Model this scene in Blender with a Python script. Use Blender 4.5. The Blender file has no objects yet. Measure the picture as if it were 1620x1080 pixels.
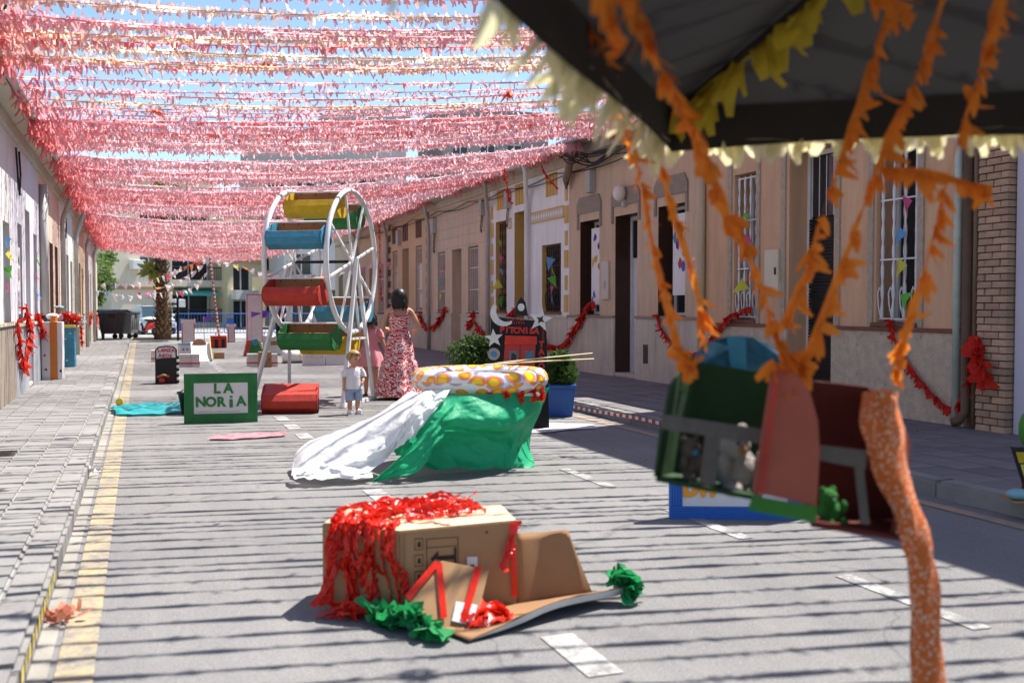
import bpy, bmesh, math, random
import numpy as np
from mathutils import Vector, Matrix, noise as mnoise
R = math.radians
random.seed(7); rng = np.random.default_rng(11)
scene = bpy.context.scene
col = scene.collection

# ------------------------------------------------------------ camera, sky, sun, exposure
cam_d = bpy.data.cameras.new('camera'); cam = bpy.data.objects.new('camera', cam_d); col.objects.link(cam)
cam_d.sensor_width = 36.0; cam_d.lens = 36.0; cam_d.clip_start = 0.05; cam_d.clip_end = 2000
cam.location = (0, 0, 1.4)
YAW, PITCH = R(19.9076), R(1.9092)
cam.rotation_euler = (R(90) - PITCH, 0, -YAW)
cam_d.dof.use_dof = True; cam_d.dof.focus_distance = 13.0; cam_d.dof.aperture_fstop = 2.4
scene.camera = cam
SUN = Vector((0.52, 0.17, 1.0)).normalized()
world = bpy.data.worlds.new('World'); scene.world = world; world.use_nodes = True
wn = world.node_tree
sky = wn.nodes.new('ShaderNodeTexSky'); sky.sky_type = 'NISHITA'; sky.sun_disc = False
sky.sun_elevation = math.asin(SUN.z); sky.sun_rotation = math.atan2(SUN.x, SUN.y)
sky.air_density = 1.0; sky.dust_density = 0.1; sky.ozone_density = 3.0
wn.nodes['Background'].inputs['Strength'].default_value = 0.10
wn.links.new(sky.outputs[0], wn.nodes['Background'].inputs['Color'])
sun_d = bpy.data.lights.new('sun', 'SUN'); sun = bpy.data.objects.new('sun', sun_d); col.objects.link(sun)
sun_d.energy = 5.0; sun_d.angle = R(0.5); sun_d.color = (1.0, 0.955, 0.89)
sun.rotation_euler = SUN.to_track_quat('Z', 'Y').to_euler()
scene.view_settings.view_transform = 'Standard'; scene.view_settings.look = 'None'
scene.view_settings.gamma = 1.0; scene.view_settings.exposure = 1.06
scene.cycles.max_bounces = 8; scene.cycles.transparent_max_bounces = 12

# ------------------------------------------------------------ materials
def _nt(name):
    m = bpy.data.materials.new(name); m.use_nodes = True
    return m, m.node_tree, m.node_tree.nodes['Principled BSDF']
def _noise(nt, scale, detail=4, rough=.6, coord='Object', stretch=None):
    tc = nt.nodes.new('ShaderNodeTexCoord'); n = nt.nodes.new('ShaderNodeTexNoise')
    n.inputs['Scale'].default_value = scale; n.inputs['Detail'].default_value = detail; n.inputs['Roughness'].default_value = rough
    if stretch:
        mp = nt.nodes.new('ShaderNodeMapping'); mp.inputs['Scale'].default_value = stretch
        nt.links.new(tc.outputs[coord], mp.inputs['Vector']); nt.links.new(mp.outputs[0], n.inputs['Vector'])
    else: nt.links.new(tc.outputs[coord], n.inputs['Vector'])
    return n
def _ramp(nt, fac, stops):
    r = nt.nodes.new('ShaderNodeValToRGB'); e = r.color_ramp.elements
    while len(e) < len(stops): e.new(.5)
    for k, (p, c) in enumerate(stops):
        e[k].position = p; e[k].color = (*c, 1) if len(c) == 3 else c
    nt.links.new(fac, r.inputs[0]); return r
def _mix(nt, a, b, fac, mode='MIX'):
    x = nt.nodes.new('ShaderNodeMix'); x.data_type = 'RGBA'; x.blend_type = mode
    for sock, v in ((x.inputs[0], fac), (x.inputs[6], a), (x.inputs[7], b)):
        if isinstance(v, (int, float)): sock.default_value = v
        elif isinstance(v, tuple): sock.default_value = (*v, 1)
        else: nt.links.new(v, sock)
    return x.outputs[2]
MATS = {}
def mat(name, c, rough=.8, var=.12, vscale=3., bump=0., bscale=60., metal=0., spec=.3, coat=0., streak=0., dirt=None, transl=0., vcol=False, fine=0.):
    """plain material: base colour, soft large variation, fine grain, optional vertical streaks and dirt spots"""
    if name in MATS: return MATS[name]
    m, nt, p = _nt(name); L = nt.links
    c = tuple(c)
    if vcol:
        a = nt.nodes.new('ShaderNodeAttribute'); a.attribute_name = 'Col'; base = a.outputs['Color']
    else: base = c
    if var > 0:
        n1 = _noise(nt, vscale, 5, .65)
        r = _ramp(nt, n1.outputs['Fac'], [(.25, (1 - var * 2,) * 3), (.75, (1 + var * .6,) * 3)])
        base = _mix(nt, base, r.outputs[0], 1.0, 'MULTIPLY')
    if fine > 0:
        n3 = _noise(nt, 180, 2, .7)
        r = _ramp(nt, n3.outputs['Fac'], [(.3, (1 - fine,) * 3), (.7, (1 + fine * .5,) * 3)])
        base = _mix(nt, base, r.outputs[0], 1.0, 'MULTIPLY')
    if streak > 0:
        n2 = _noise(nt, 2.2, 5, .7, stretch=(3, 3, .35))
        r = _ramp(nt, n2.outputs['Fac'], [(.4, (1 - streak,) * 3), (.62, (1, 1, 1))])
        base = _mix(nt, base, r.outputs[0], 1.0, 'MULTIPLY')
    if dirt:
        n4 = _noise(nt, dirt[1], 6, .7)
        r = _ramp(nt, n4.outputs['Fac'], [(dirt[2], (0, 0, 0)), (dirt[2] + .12, (1, 1, 1))])
        base = _mix(nt, base, tuple(dirt[0]), r.outputs[0])
    if isinstance(base, tuple): p.inputs['Base Color'].default_value = (*base, 1)
    else: L.new(base, p.inputs['Base Color'])
    p.inputs['Roughness'].default_value = rough; p.inputs['Metallic'].default_value = metal
    p.inputs['Specular IOR Level'].default_value = spec; p.inputs['Coat Weight'].default_value = coat
    if bump > 0:
        nb = _noise(nt, bscale, 4, .6); b = nt.nodes.new('ShaderNodeBump')
        b.inputs['Strength'].default_value = bump; b.inputs['Distance'].default_value = .02
        L.new(nb.outputs['Fac'], b.inputs['Height']); L.new(b.outputs[0], p.inputs['Normal'])
    if transl > 0:
        t = nt.nodes.new('ShaderNodeBsdfTranslucent'); mx = nt.nodes.new('ShaderNodeMixShader')
        if isinstance(base, tuple): t.inputs['Color'].default_value = (*base, 1)
        else: L.new(base, t.inputs['Color'])
        mx.inputs[0].default_value = transl
        out = nt.nodes['Material Output']
        L.new(p.outputs[0], mx.inputs[1]); L.new(t.outputs[0], mx.inputs[2]); L.new(mx.outputs[0], out.inputs['Surface'])
    MATS[name] = m; return m
def asphalt():
    m, nt, p = _nt('asphalt'); L = nt.links
    big = _noise(nt, .35, 6, .62); r1 = _ramp(nt, big.outputs['Fac'], [(.3, (.168, .166, .163)), (.7, (.236, .233, .228))])
    st = _noise(nt, .5, 5, .7, stretch=(4, .3, 1)); r2 = _ramp(nt, st.outputs['Fac'], [(.35, (.86, .86, .87)), (.65, (1.06, 1.05, 1.03))])
    c = _mix(nt, r1.outputs[0], r2.outputs[0], 1., 'MULTIPLY')
    fi = _noise(nt, 90, 3, .8); r3 = _ramp(nt, fi.outputs['Fac'], [(.32, (.62, .62, .63)), (.5, (1, 1, 1)), (.72, (1.35, 1.34, 1.3))])
    c = _mix(nt, c, r3.outputs[0], 1., 'MULTIPLY')
    v = nt.nodes.new('ShaderNodeTexVoronoi'); v.inputs['Scale'].default_value = 140; tc = nt.nodes.new('ShaderNodeTexCoord'); L.new(tc.outputs['Object'], v.inputs['Vector'])
    r5 = _ramp(nt, v.outputs['Color'], [(.0, (.75, .75, .76)), (.8, (1, 1, 1)), (1, (1.5, 1.5, 1.45))])
    c = _mix(nt, c, r5.outputs[0], .6, 'MULTIPLY')
    oil = _noise(nt, .8, 5, .7); r7 = _ramp(nt, oil.outputs['Fac'], [(.60, (1, 1, 1)), (.72, (.74, .74, .75))]); c = _mix(nt, c, r7.outputs[0], 1., 'MULTIPLY')
    # thin cracks
    w = _noise(nt, 1.1, 4, .6); ck = nt.nodes.new('ShaderNodeTexVoronoi'); ck.feature = 'DISTANCE_TO_EDGE'; ck.inputs['Scale'].default_value = .42
    mp = nt.nodes.new('ShaderNodeVectorMath'); mp.operation = 'MULTIPLY_ADD'; L.new(w.outputs['Color'], mp.inputs[0]); mp.inputs[1].default_value = (.9, .9, 0); L.new(tc.outputs['Object'], mp.inputs[2]); L.new(mp.outputs[0], ck.inputs['Vector'])
    r6 = _ramp(nt, ck.outputs['Distance'], [(.0, (.55, .55, .56)), (.006, (1, 1, 1))])
    c = _mix(nt, c, r6.outputs[0], .7, 'MULTIPLY')
    L.new(c, p.inputs['Base Color']); p.inputs['Roughness'].default_value = .9; p.inputs['Specular IOR Level'].default_value = .25
    b = nt.nodes.new('ShaderNodeBump'); b.inputs['Strength'].default_value = .45; b.inputs['Distance'].default_value = .006
    L.new(fi.outputs['Fac'], b.inputs['Height']); L.new(b.outputs[0], p.inputs['Normal'])
    MATS['asphalt'] = m; return m
def worn_paint(name, c, lo=.42, hi=.56, under=(.17, .166, .16)):
    m, nt, p = _nt(name); L = nt.links
    n = _noise(nt, 7, 6, .75); n2 = _noise(nt, 60, 3, .8)
    s = _mix(nt, n.outputs['Color'], n2.outputs['Color'], .35)
    r = _ramp(nt, s, [(lo, (0, 0, 0)), (hi, (1, 1, 1))])
    cc = _mix(nt, under, tuple(c), r.outputs[0]); L.new(cc, p.inputs['Base Color']); p.inputs['Roughness'].default_value = .85
    MATS[name] = m; return m
def glassy(name, c=(.02, .025, .03)):
    return mat(name, c, rough=.12, var=.0, spec=.6)
def pattern_mat(name, kind, a, b, scale, rough=.7, third=None, transl=0.):
    """printed cloth / plastic: flat print on a real surface"""
    m, nt, p = _nt(name); L = nt.links; tc = nt.nodes.new('ShaderNodeTexCoord')
    v = nt.nodes.new('ShaderNodeTexVoronoi'); v.inputs['Scale'].default_value = scale
    L.new(tc.outputs['Object'], v.inputs['Vector'])
    if kind == 'rings':
        v.voronoi_dimensions = '2D'; L.new(tc.outputs['UV'], v.inputs['Vector'])
    if kind == 'dots':
        r = _ramp(nt, v.outputs['Distance'], [(.28, b), (.34, a)]); c = r.outputs[0]
    elif kind == 'rings':
        v.inputs['Randomness'].default_value = .55
        r = _ramp(nt, v.outputs['Distance'], [(.0, (.95, .72, .02)), (.24, (.95, .60, .02)), (.31, (.92, .22, .02)), (.42, (.90, .30, .05)), (.45, (.42, .34, .62)), (.52, (.48, .40, .66)), (.54, a)])
        r2 = _ramp(nt, v.outputs['Distance'], [(.0, (.93, .55, .03)), (.16, (.93, .50, .03)), (.20, (.93, .30, .03)), (.36, (.90, .32, .04)), (.39, a)])
        sx = nt.nodes.new('ShaderNodeSeparateColor'); L.new(v.outputs['Color'], sx.inputs[0])
        rr = _ramp(nt, sx.outputs[0], [(.55, (0, 0, 0)), (.56, (1, 1, 1))]); c = _mix(nt, r.outputs[0], r2.outputs[0], rr.outputs[0])
    elif kind == 'floral':
        v.inputs['Randomness'].default_value = .25
        # petals: distance modulated by a wave around each cell
        n = nt.nodes.new('ShaderNodeTexWave'); n.wave_type = 'RINGS'; n.inputs['Scale'].default_value = scale * .9; n.inputs['Distortion'].default_value = 9; n.inputs['Detail'].default_value = 1; n.inputs['Detail Scale'].default_value = 2.4
        L.new(tc.outputs['Object'], n.inputs['Vector'])
        r = _ramp(nt, n.outputs['Fac'], [(.70, b), (.78, a)])
        r2 = _ramp(nt, v.outputs['Distance'], [(.1, (0, 0, 0)), (.12, (1, 1, 1)), (.66, (1, 1, 1)), (.70, (0, 0, 0))])
        c = _mix(nt, a, r.outputs[0], r2.outputs[0])
    else: c = a
    if isinstance(c, tuple): p.inputs['Base Color'].default_value = (*c, 1)
    else: L.new(c, p.inputs['Base Color'])
    p.inputs['Roughness'].default_value = rough
    MATS[name] = m; return m

# ------------------------------------------------------------ mesh helpers
class MB:
    def __init__(s): s.v = []; s.f = []; s.c = None
    def add(s, vs, fs):
        o = len(s.v); s.v.extend([tuple(map(float, q)) for q in vs]); s.f.extend([tuple(i + o for i in q) for q in fs]); return s
    def box(s, x0, x1, y0, y1, z0, z1, top=0.0):
        t = top
        return s.add([(x0, y0, z0), (x1, y0, z0), (x1, y1, z0), (x0, y1, z0), (x0 + t, y0 + t, z1), (x1 - t, y0 + t, z1), (x1 - t, y1 - t, z1), (x0 + t, y1 - t, z1)],
                     [(3, 2, 1, 0), (4, 5, 6, 7), (0, 1, 5, 4), (1, 2, 6, 5), (2, 3, 7, 6), (3, 0, 4, 7)])
    def quad(s, a, b, c, d): return s.add([a, b, c, d], [(0, 1, 2, 3)])
    def tri(s, a, b, c): return s.add([a, b, c], [(0, 1, 2)])
    def tube(s, pts, r, n=8, cap=True, r1=None):
        pts = [Vector(p) for p in pts]; m = len(pts); vs = []; fs = []
        prev = None
        for i, p in enumerate(pts):
            d = (pts[min(i + 1, m - 1)] - pts[max(i - 1, 0)]).normalized()
            if prev is None: a = d.orthogonal().normalized()
            else:
                a = prev - d * prev.dot(d); a = a.normalized() if a.length > 1e-6 else d.orthogonal().normalized()
            prev = a; b = d.cross(a)
            rr = (r[i] if isinstance(r, (list, tuple)) else (r if r1 is None else r + (r1 - r) * i / (m - 1)))
            for k in range(n):
                t = 2 * math.pi * k / n; vs.append(p + (a * math.cos(t) + b * math.sin(t)) * rr)
        for i in range(m - 1):
            for k in range(n): fs.append((i * n + k, i * n + (k + 1) % n, (i + 1) * n + (k + 1) % n, (i + 1) * n + k))
        if cap: fs.append(tuple(range(n - 1, -1, -1))); fs.append(tuple((m - 1) * n + k for k in range(n)))
        return s.add(vs, fs)
    def bar(s, p, q, w, h=None):
        """square-section bar from p to q"""
        h = h or w; p = Vector(p); q = Vector(q); d = (q - p).normalized()
        up = Vector((0, 0, 1)) if abs(d.z) < .95 else Vector((1, 0, 0))
        a = d.cross(up).normalized() * w / 2; b = a.cross(d).normalized() * h / 2
        return s.add([p - a - b, p + a - b, p + a + b, p - a + b, q - a - b, q + a - b, q + a + b, q - a + b],
                     [(0, 1, 2, 3), (7, 6, 5, 4), (0, 4, 5, 1), (1, 5, 6, 2), (2, 6, 7, 3), (3, 7, 4, 0)])
    def prism(s, poly, axis, d0, d1):
        """extrude a 2-D polygon along axis x/y/z from d0 to d1"""
        n = len(poly)
        def P(u, v, w): return {'x': (w, u, v), 'y': (u, w, v), 'z': (u, v, w)}[axis]
        vs = [P(u, v, d0) for u, v in poly] + [P(u, v, d1) for u, v in poly]
        fs = [tuple(range(n - 1, -1, -1)), tuple(range(n, 2 * n))] + [(i, (i + 1) % n, n + (i + 1) % n, n + i) for i in range(n)]
        return s.add(vs, fs)
    def lathe(s, prof, c=(0, 0, 0), n=16, sx=1., sy=1.):
        vs = []; fs = []; m = len(prof)
        for r, z in prof:
            for k in range(n): t = 2 * math.pi * k / n; vs.append((c[0] + r * math.cos(t) * sx, c[1] + r * math.sin(t) * sy, c[2] + z))
        for i in range(m - 1):
            for k in range(n): fs.append((i * n + k, i * n + (k + 1) % n, (i + 1) * n + (k + 1) % n, (i + 1) * n + k))
        fs.append(tuple(range(n - 1, -1, -1))); fs.append(tuple((m - 1) * n + k for k in range(n)))
        return s.add(vs, fs)
    def ball(s, c, r, n=10, m=7, sq=(1, 1, 1)):
        prof = [(math.sin(math.pi * (i + .02) / (m - .96)) if 0 < i < m - 1 else .02, -math.cos(math.pi * i / (m - 1))) for i in range(m)]
        vs = []; fs = []
        for a, z in prof:
            for k in range(n): t = 2 * math.pi * k / n; vs.append((c[0] + r * a * math.cos(t) * sq[0], c[1] + r * a * math.sin(t) * sq[1], c[2] + r * z * sq[2]))
        for i in range(m - 1):
            for k in range(n): fs.append((i * n + k, i * n + (k + 1) % n, (i + 1) * n + (k + 1) % n, (i + 1) * n + k))
        fs.append(tuple(range(n - 1, -1, -1))); fs.append(tuple((m - 1) * n + k for k in range(n)))
        return s.add(vs, fs)
    def grid(s, P, thick=0.):
        """surface through an array P[u][v] of points"""
        nu = len(P); nv = len(P[0]); vs = [p for row in P for p in row]
        fs = [(i * nv + j, i * nv + j + 1, (i + 1) * nv + j + 1, (i + 1) * nv + j) for i in range(nu - 1) for j in range(nv - 1)]
        return s.add(vs, fs)
    def mesh(s, name, m=None, smooth=False):
        me = bpy.data.meshes.new(name); me.from_pydata(s.v, [], s.f)
        if s.c is not None:
            at = me.color_attributes.new('Col', 'FLOAT_COLOR', 'POINT'); a = np.ones((len(s.v), 4), dtype=np.float32); a[:, :3] = np.asarray(s.c)[:, :3]
            at.data.foreach_set('color', a.ravel())
        if m: me.materials.append(m)
        if smooth: me.polygons.foreach_set('use_smooth', [True] * len(me.polygons))
        me.update(); return me
    def build(s, name, m, parent=None, smooth=False, fix=True, bevel=0.):
        me = s.mesh(name, m, smooth)
        if fix:
            bm = bmesh.new(); bm.from_mesh(me); bmesh.ops.recalc_face_normals(bm, faces=bm.faces); bm.to_mesh(me); bm.free()
        o = bpy.data.objects.new(name, me); col.objects.link(o)
        if parent: o.parent = parent
        if bevel > 0:
            b = o.modifiers.new('bevel', 'BEVEL'); b.width = bevel; b.segments = 2; b.limit_method = 'ANGLE'
        return o
def tag(o, label=None, cat=None, group=None, kind=None):
    if label: o['label'] = label
    if cat: o['category'] = cat
    if group: o['group'] = group
    if kind: o['kind'] = kind
    return o
def thing(name, label, cat, loc=(0, 0, 0), rz=0., group=None):
    o = bpy.data.objects.new(name, None); col.objects.link(o); o.location = loc; o.rotation_euler = (0, 0, rz); o.empty_display_size = .2
    return tag(o, label, cat, group)
def inst(name, me, parent=None, loc=(0, 0, 0), rot=(0, 0, 0), sc=(1, 1, 1)):
    o = bpy.data.objects.new(name, me); col.objects.link(o)
    if parent: o.parent = parent
    o.location = loc; o.rotation_euler = rot; o.scale = sc; return o
def bez(pts, n):
    """Catmull-Rom through control points, n samples"""
    P = [np.array(p, float) for p in pts]; P = [2 * P[0] - P[1]] + P + [2 * P[-1] - P[-2]]; m = len(P) - 3; out = []
    for k in range(n):
        t = k / (n - 1) * m; i = min(int(t), m - 1); t -= i; a, b, c, d = P[i:i + 4]
        out.append(.5 * ((2 * b) + (c - a) * t + (2 * a - 5 * b + 4 * c - d) * t * t + (3 * b - a - 3 * c + d) * t ** 3))
    return out
def surf(ctrl, nu, nv):
    """smooth surface through a grid of control points"""
    rows = [bez(r, nv) for r in ctrl]; cols = []
    for j in range(nv): cols.append(bez([r[j] for r in rows], nu))
    return [[cols[j][i] for j in range(nv)] for i in range(nu)]
def text_mesh(s, size, bold=.0, ext=.002, align='CENTER'):
    cu = bpy.data.curves.new('t', 'FONT'); cu.body = s; cu.size = size; cu.offset = bold; cu.extrude = ext; cu.align_x = align; cu.align_y = 'CENTER'; cu.resolution_u = 3
    o = bpy.data.objects.new('t', cu); col.objects.link(o)
    me = bpy.data.meshes.new_from_object(o.evaluated_get(bpy.context.evaluated_depsgraph_get()))
    bpy.data.objects.remove(o); bpy.data.curves.remove(cu); return me
def word(s, size, m, parent, org, ux, uz, pitch=None, bold=.01, jit=.05, name='letter', ext=.002):
    """hand-lettered word: each letter a mesh of its own, lying in the plane ux (right), uz (up)"""
    ux = Vector(ux).normalized(); uz = Vector(uz).normalized(); nn = ux.cross(uz)
    pitch = pitch or size * .68; x = -(len(s) - 1) / 2 * pitch; out = []
    for ch in s:
        if ch != ' ':
            me = text_mesh(ch, size, bold, ext); me.materials.clear(); me.materials.append(m)
            o = bpy.data.objects.new(name, me); col.objects.link(o); o.parent = parent
            a = random.uniform(-jit, jit); X = ux * math.cos(a) + uz * math.sin(a); Z = uz * math.cos(a) - ux * math.sin(a)
            M = Matrix((X, Z, nn)).transposed().to_4x4(); M.translation = Vector(org) + ux * x + uz * random.uniform(-jit, jit) * size * .5
            o.matrix_local = M; out.append(o)
        x += pitch
    return out
def petals(mb, P, D, W, L, Wd, N, bend, tip=.5, cols=None):
    """many small paper tongues at once: base points P, directions D, width axes W, lengths L, widths Wd, normals N"""
    n = len(P); L = L[:, None]; Wd = Wd[:, None]; bend = bend[:, None]
    m = P + D * L * .5 + N * bend * .35; t = P + D * L + N * bend
    V = np.stack([P - W * Wd * .45, P + W * Wd * .45, m + W * Wd * .5, m - W * Wd * .5, t + W * Wd * .5 * tip, t - W * Wd * .5 * tip], 1).reshape(-1, 3)
    o = len(mb.v); idx = o + np.arange(n)[:, None] * 6
    F = np.concatenate([idx + np.array([[0, 1, 2, 3]]), idx + np.array([[3, 2, 4, 5]])], 0)
    mb.v.extend(map(tuple, V.tolist())); mb.f.extend(map(tuple, F.tolist()))
    if cols is not None:
        cc = np.repeat(cols, 6, axis=0); mb.c = cc if mb.c is None else np.concatenate([mb.c, cc])
def ribbons(name, paths, width, m, parent, seed=0, crinkle=.35):
    """film strips: each path a creased, slightly twisting ribbon of its own"""
    r = np.random.default_rng(seed); out = []
    for pts in paths:
        Q = bez(pts, max(8, int(sum(np.linalg.norm(np.array(b) - np.array(a)) for a, b in zip(pts[:-1], pts[1:])) / .014))); k = len(Q); w = width * r.uniform(.6, 1.3); tw = r.uniform(0, 6.3) + np.cumsum(r.normal(0, .22, k)); rows = []
        for i in range(k):
            t = Vector(Q[min(i + 1, k - 1)] - Q[max(i - 1, 0)]).normalized(); a = t.orthogonal().normalized(); b = t.cross(a); e = a * math.cos(tw[i]) + b * math.sin(tw[i]); nn = t.cross(e)
            rows.append([Vector(Q[i]) + e * w * (f + r.normal(0, .06)) + nn * r.normal(0, crinkle * w * .3) for f in (-.5, -.17, .17, .5)])
        out.append(MB().grid(rows).build(name, m, parent, width > .08, fix=False))
    return out
def unit(a): return a / np.maximum(np.linalg.norm(a, axis=-1, keepdims=True), 1e-9)
def crepe(name, pts, width, m, parent=None, dens=30, plen=.1, hang=(0, 0, -1), ribbon=None, seed=0, spread=1., tip=.55):
    """crepe-paper streamer along a path: a twisted band plus ragged tongues"""
    r = np.random.default_rng(seed); pts = np.array(pts, float); mb = MB()
    seg = np.linalg.norm(np.diff(pts, axis=0), axis=1); s = np.concatenate([[0], np.cumsum(seg)]); Lt = s[-1]
    n = max(6, int(Lt * dens)); u = np.sort(r.random(n)) * Lt
    P = np.stack([np.interp(u, s, pts[:, k]) for k in range(3)], 1)
    T = unit(np.stack([np.interp(np.minimum(u + .02, Lt), s, pts[:, k]) - np.interp(np.maximum(u - .02, 0), s, pts[:, k]) for k in range(3)], 1))
    D = unit(np.array(hang)[None] + r.normal(0, .45 * spread, (n, 3)) + T * r.normal(0, .3, (n, 1)))
    W = unit(T + r.normal(0, .3, (n, 3))); W = unit(W - D * (W * D).sum(1, keepdims=True)); N = np.cross(D, W)
    petals(mb, P, D, W, plen * r.uniform(.45, 1.25, n), width * r.uniform(.6, 1.3, n), N, plen * r.normal(0, .35, n), tip)
    k = max(4, int(Lt / .05)); uu = np.linspace(0, Lt, k); Q = np.stack([np.interp(uu, s, pts[:, j]) for j in range(3)], 1)
    rw = (ribbon if ribbon is not None else width * .5); rows = []
    tw = r.uniform(0, 6) + np.cumsum(r.normal(.25, .35, k))
    for i in range(k):
        t = Q[min(i + 1, k - 1)] - Q[max(i - 1, 0)]; t = Vector(t).normalized(); a = t.orthogonal().normalized(); b = t.cross(a)
        w = (a * math.cos(tw[i]) + b * math.sin(tw[i])) * rw * .5 * r.uniform(.7, 1.2); q = Vector(Q[i]); rows.append([q - w, q + w])
    mb.grid(rows)
    o = mb.build(name, m, parent, fix=False); return o

# ------------------------------------------------------------ material library
def objrand(m, amt=.12):
    nt = m.node_tree; p = nt.nodes['Principled BSDF']; oi = nt.nodes.new('ShaderNodeObjectInfo')
    r = _ramp(nt, oi.outputs['Random'], [(0, (1 - amt,) * 3), (1, (1 + amt * .6,) * 3)])
    s = p.inputs['Base Color']; src = s.links[0].from_socket if s.links else tuple(s.default_value)[:3]
    nt.links.new(_mix(nt, src, r.outputs[0], 1., 'MULTIPLY'), s); return m
asphalt()
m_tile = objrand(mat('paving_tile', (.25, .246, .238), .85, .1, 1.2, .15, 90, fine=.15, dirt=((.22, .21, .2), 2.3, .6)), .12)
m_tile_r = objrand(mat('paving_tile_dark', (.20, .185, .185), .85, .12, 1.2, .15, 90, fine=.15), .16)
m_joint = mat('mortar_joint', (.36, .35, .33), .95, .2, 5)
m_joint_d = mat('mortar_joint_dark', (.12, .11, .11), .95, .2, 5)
m_kerb = objrand(mat('kerb_concrete', (.27, .262, .25), .85, .14, 2.5, .3, 50, fine=.2, dirt=((.2, .18, .15), 5, .62)), .1)
m_gutter = mat('gutter_concrete', (.33, .31, .275), .9, .2, 2, .2, 60, fine=.2)
m_cream_paint = mat('cream_render', (.60, .52, .38), .85, .08, .8, .05, 80, streak=.1)
m_white = mat('white_paint', (.74, .73, .71), .6, .06, 2)
m_whitemetal = mat('white_metal', (.72, .72, .72), .45, .08, 4, spec=.5, dirt=((.45, .40, .34), 9, .66))
m_pipe = mat('grey_pipe', (.42, .42, .40), .6, .1, 3)
m_darkwood = mat('dark_wood', (.055, .022, .016), .5, .2, 4, .1, 30)
m_brown = mat('brown_tile_reveal', (.060, .028, .020), .4, .15, 5)
m_glass = glassy('window_glass')
m_iron = mat('dark_iron', (.045, .03, .028), .55, .1, 6)
m_rooftile = mat('roof_tile', (.30, .16, .10), .9, .2, 4, .2, 40, dirt=((.12, .1, .08), 3, .55))
m_stone = mat('plinth_slab', (.60, .53, .43), .6, .12, 1.2, .05, 60, streak=.18, dirt=((.25, .19, .14), 1.6, .62))
m_rough = mat('rough_stone', (.60, .50, .38), .95, .15, 8, .9, 45, dirt=((.2, .16, .13), 12, .6))
m_ledge = mat('red_ledge', (.20, .075, .055), .6, .15, 4)
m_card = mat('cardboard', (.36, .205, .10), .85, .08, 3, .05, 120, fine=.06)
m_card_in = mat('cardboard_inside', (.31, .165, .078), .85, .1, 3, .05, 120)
m_card_pale = mat('pale_cardboard', (.62, .48, .30), .85, .1, 12)  # paler card, used for the carton's top flap
m_red = mat('red_poster_paint', (.50, .045, .030), .55, .22, 5, .25, 22, dirt=((.34, .03, .02), 3, .62))
m_green = mat('green_poster_paint', (.030, .20, .055), .55, .22, 5, .25, 22)
m_yellow = mat('yellow_poster_paint', (.68, .42, .015), .55, .22, 5, .25, 22)
m_blue = mat('blue_poster_paint', (.055, .26, .40), .55, .22, 5, .25, 22)
m_black = mat('black_paint', (.012, .012, .013), .5, .15, 6, .2, 18)
m_paper = mat('white_paper', (.66, .64, .64), .75, .08, 2.5, dirt=((.47, .44, .47), 3, .6))
m_redcrepe = mat('red_crepe', (.72, .035, .015), .6, .15, 20, transl=.4)
m_redplastic = mat('red_plastic_film', (.80, .03, .012), .28, .12, 12, .25, 24, spec=.5, transl=.3)
m_greenplastic = mat('green_plastic_film', (.02, .30, .09), .28, .1, 10, .25, 20, spec=.5, transl=.35)
m_orange = mat('orange_crepe', (.90, .29, .035), .7, .12, 14, transl=.5)
m_creamcrepe = mat('cream_crepe', (.80, .74, .46), .7, .08, 12, transl=.5)
m_yellowcrepe = mat('yellow_crepe', (.72, .56, .06), .7, .1, 12, transl=.5)
m_crepe = mat('tissue_crepe', (1, 1, 1), .75, .08, 6, vcol=True, transl=.66)
m_skin = mat('skin', (.50, .27, .17), .55, .06, 8)
m_hair = mat('dark_hair', (.012, .009, .008), .45, .2, 60)
m_blond = mat('fair_hair', (.40, .25, .11), .5, .2, 60)
m_string = mat('string', (.45, .40, .36), .9, 0)

# ------------------------------------------------------------ ground, road, markings
tag(MB().quad((-400, -60, -.01), (400, -60, -.01), (400, 900, -.01), (-400, 900, -.01)).build('ground', mat('ground_dust', (.25, .24, .22), .95, .2, .3)), kind='structure')
XL, XR, KL, KR, PZ = -1.7, 8.3, -.42, 5.5, .12
tag(MB().quad((KL, -12, 0), (KR, -12, 0), (KR, 72, 0), (KL, 72, 0)).build('road', MATS['asphalt']), kind='structure')
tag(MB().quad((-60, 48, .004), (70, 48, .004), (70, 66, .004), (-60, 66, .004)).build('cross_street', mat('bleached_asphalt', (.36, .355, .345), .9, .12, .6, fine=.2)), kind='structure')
mk_y = worn_paint('worn_yellow_paint', (.58, .42, .17), .44, .66); mk_w = worn_paint('worn_white_paint', (.52, .51, .49), .43, .62); mk_ww = worn_paint('very_worn_white_paint', (.52, .51, .5), .47, .6)
tag(MB().quad((-.325, -5, .006), (-.185, -5, .006), (-.185, 46, .006), (-.325, 46, .006)).build('yellow_road_line', mk_y), kind='structure')
tag(MB().quad((KL, -5, .004), (-.35, -5, .004), (-.35, 46, .004), (KL, 46, .004)).build('gutter_strip', m_gutter), kind='structure')
tag(MB().quad((KR - .30, -5, .005), (KR - .18, -5, .005), (KR - .18, 46, .005), (KR - .30, 46, .005)).build('kerbside_road_line', worn_paint('worn_orange_paint', (.34, .24, .16), .38, .52)), kind='structure')
for k, y in enumerate(np.arange(3.5, 42, .93)):
    tag(MB().quad((1.575, y, .005), (1.725, y, .005), (1.725, y + .5, .005), (1.575, y + .5, .005)).build('road_dash', mk_w), kind='structure')
for y in (3.45, 5.3, 7.2, 9.2):
    tag(MB().quad((3.38, y, .005), (3.48, y, .005), (3.48, y + .95, .005), (3.38, y + .95, .005)).build('bay_line', mk_ww), kind='structure')
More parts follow.
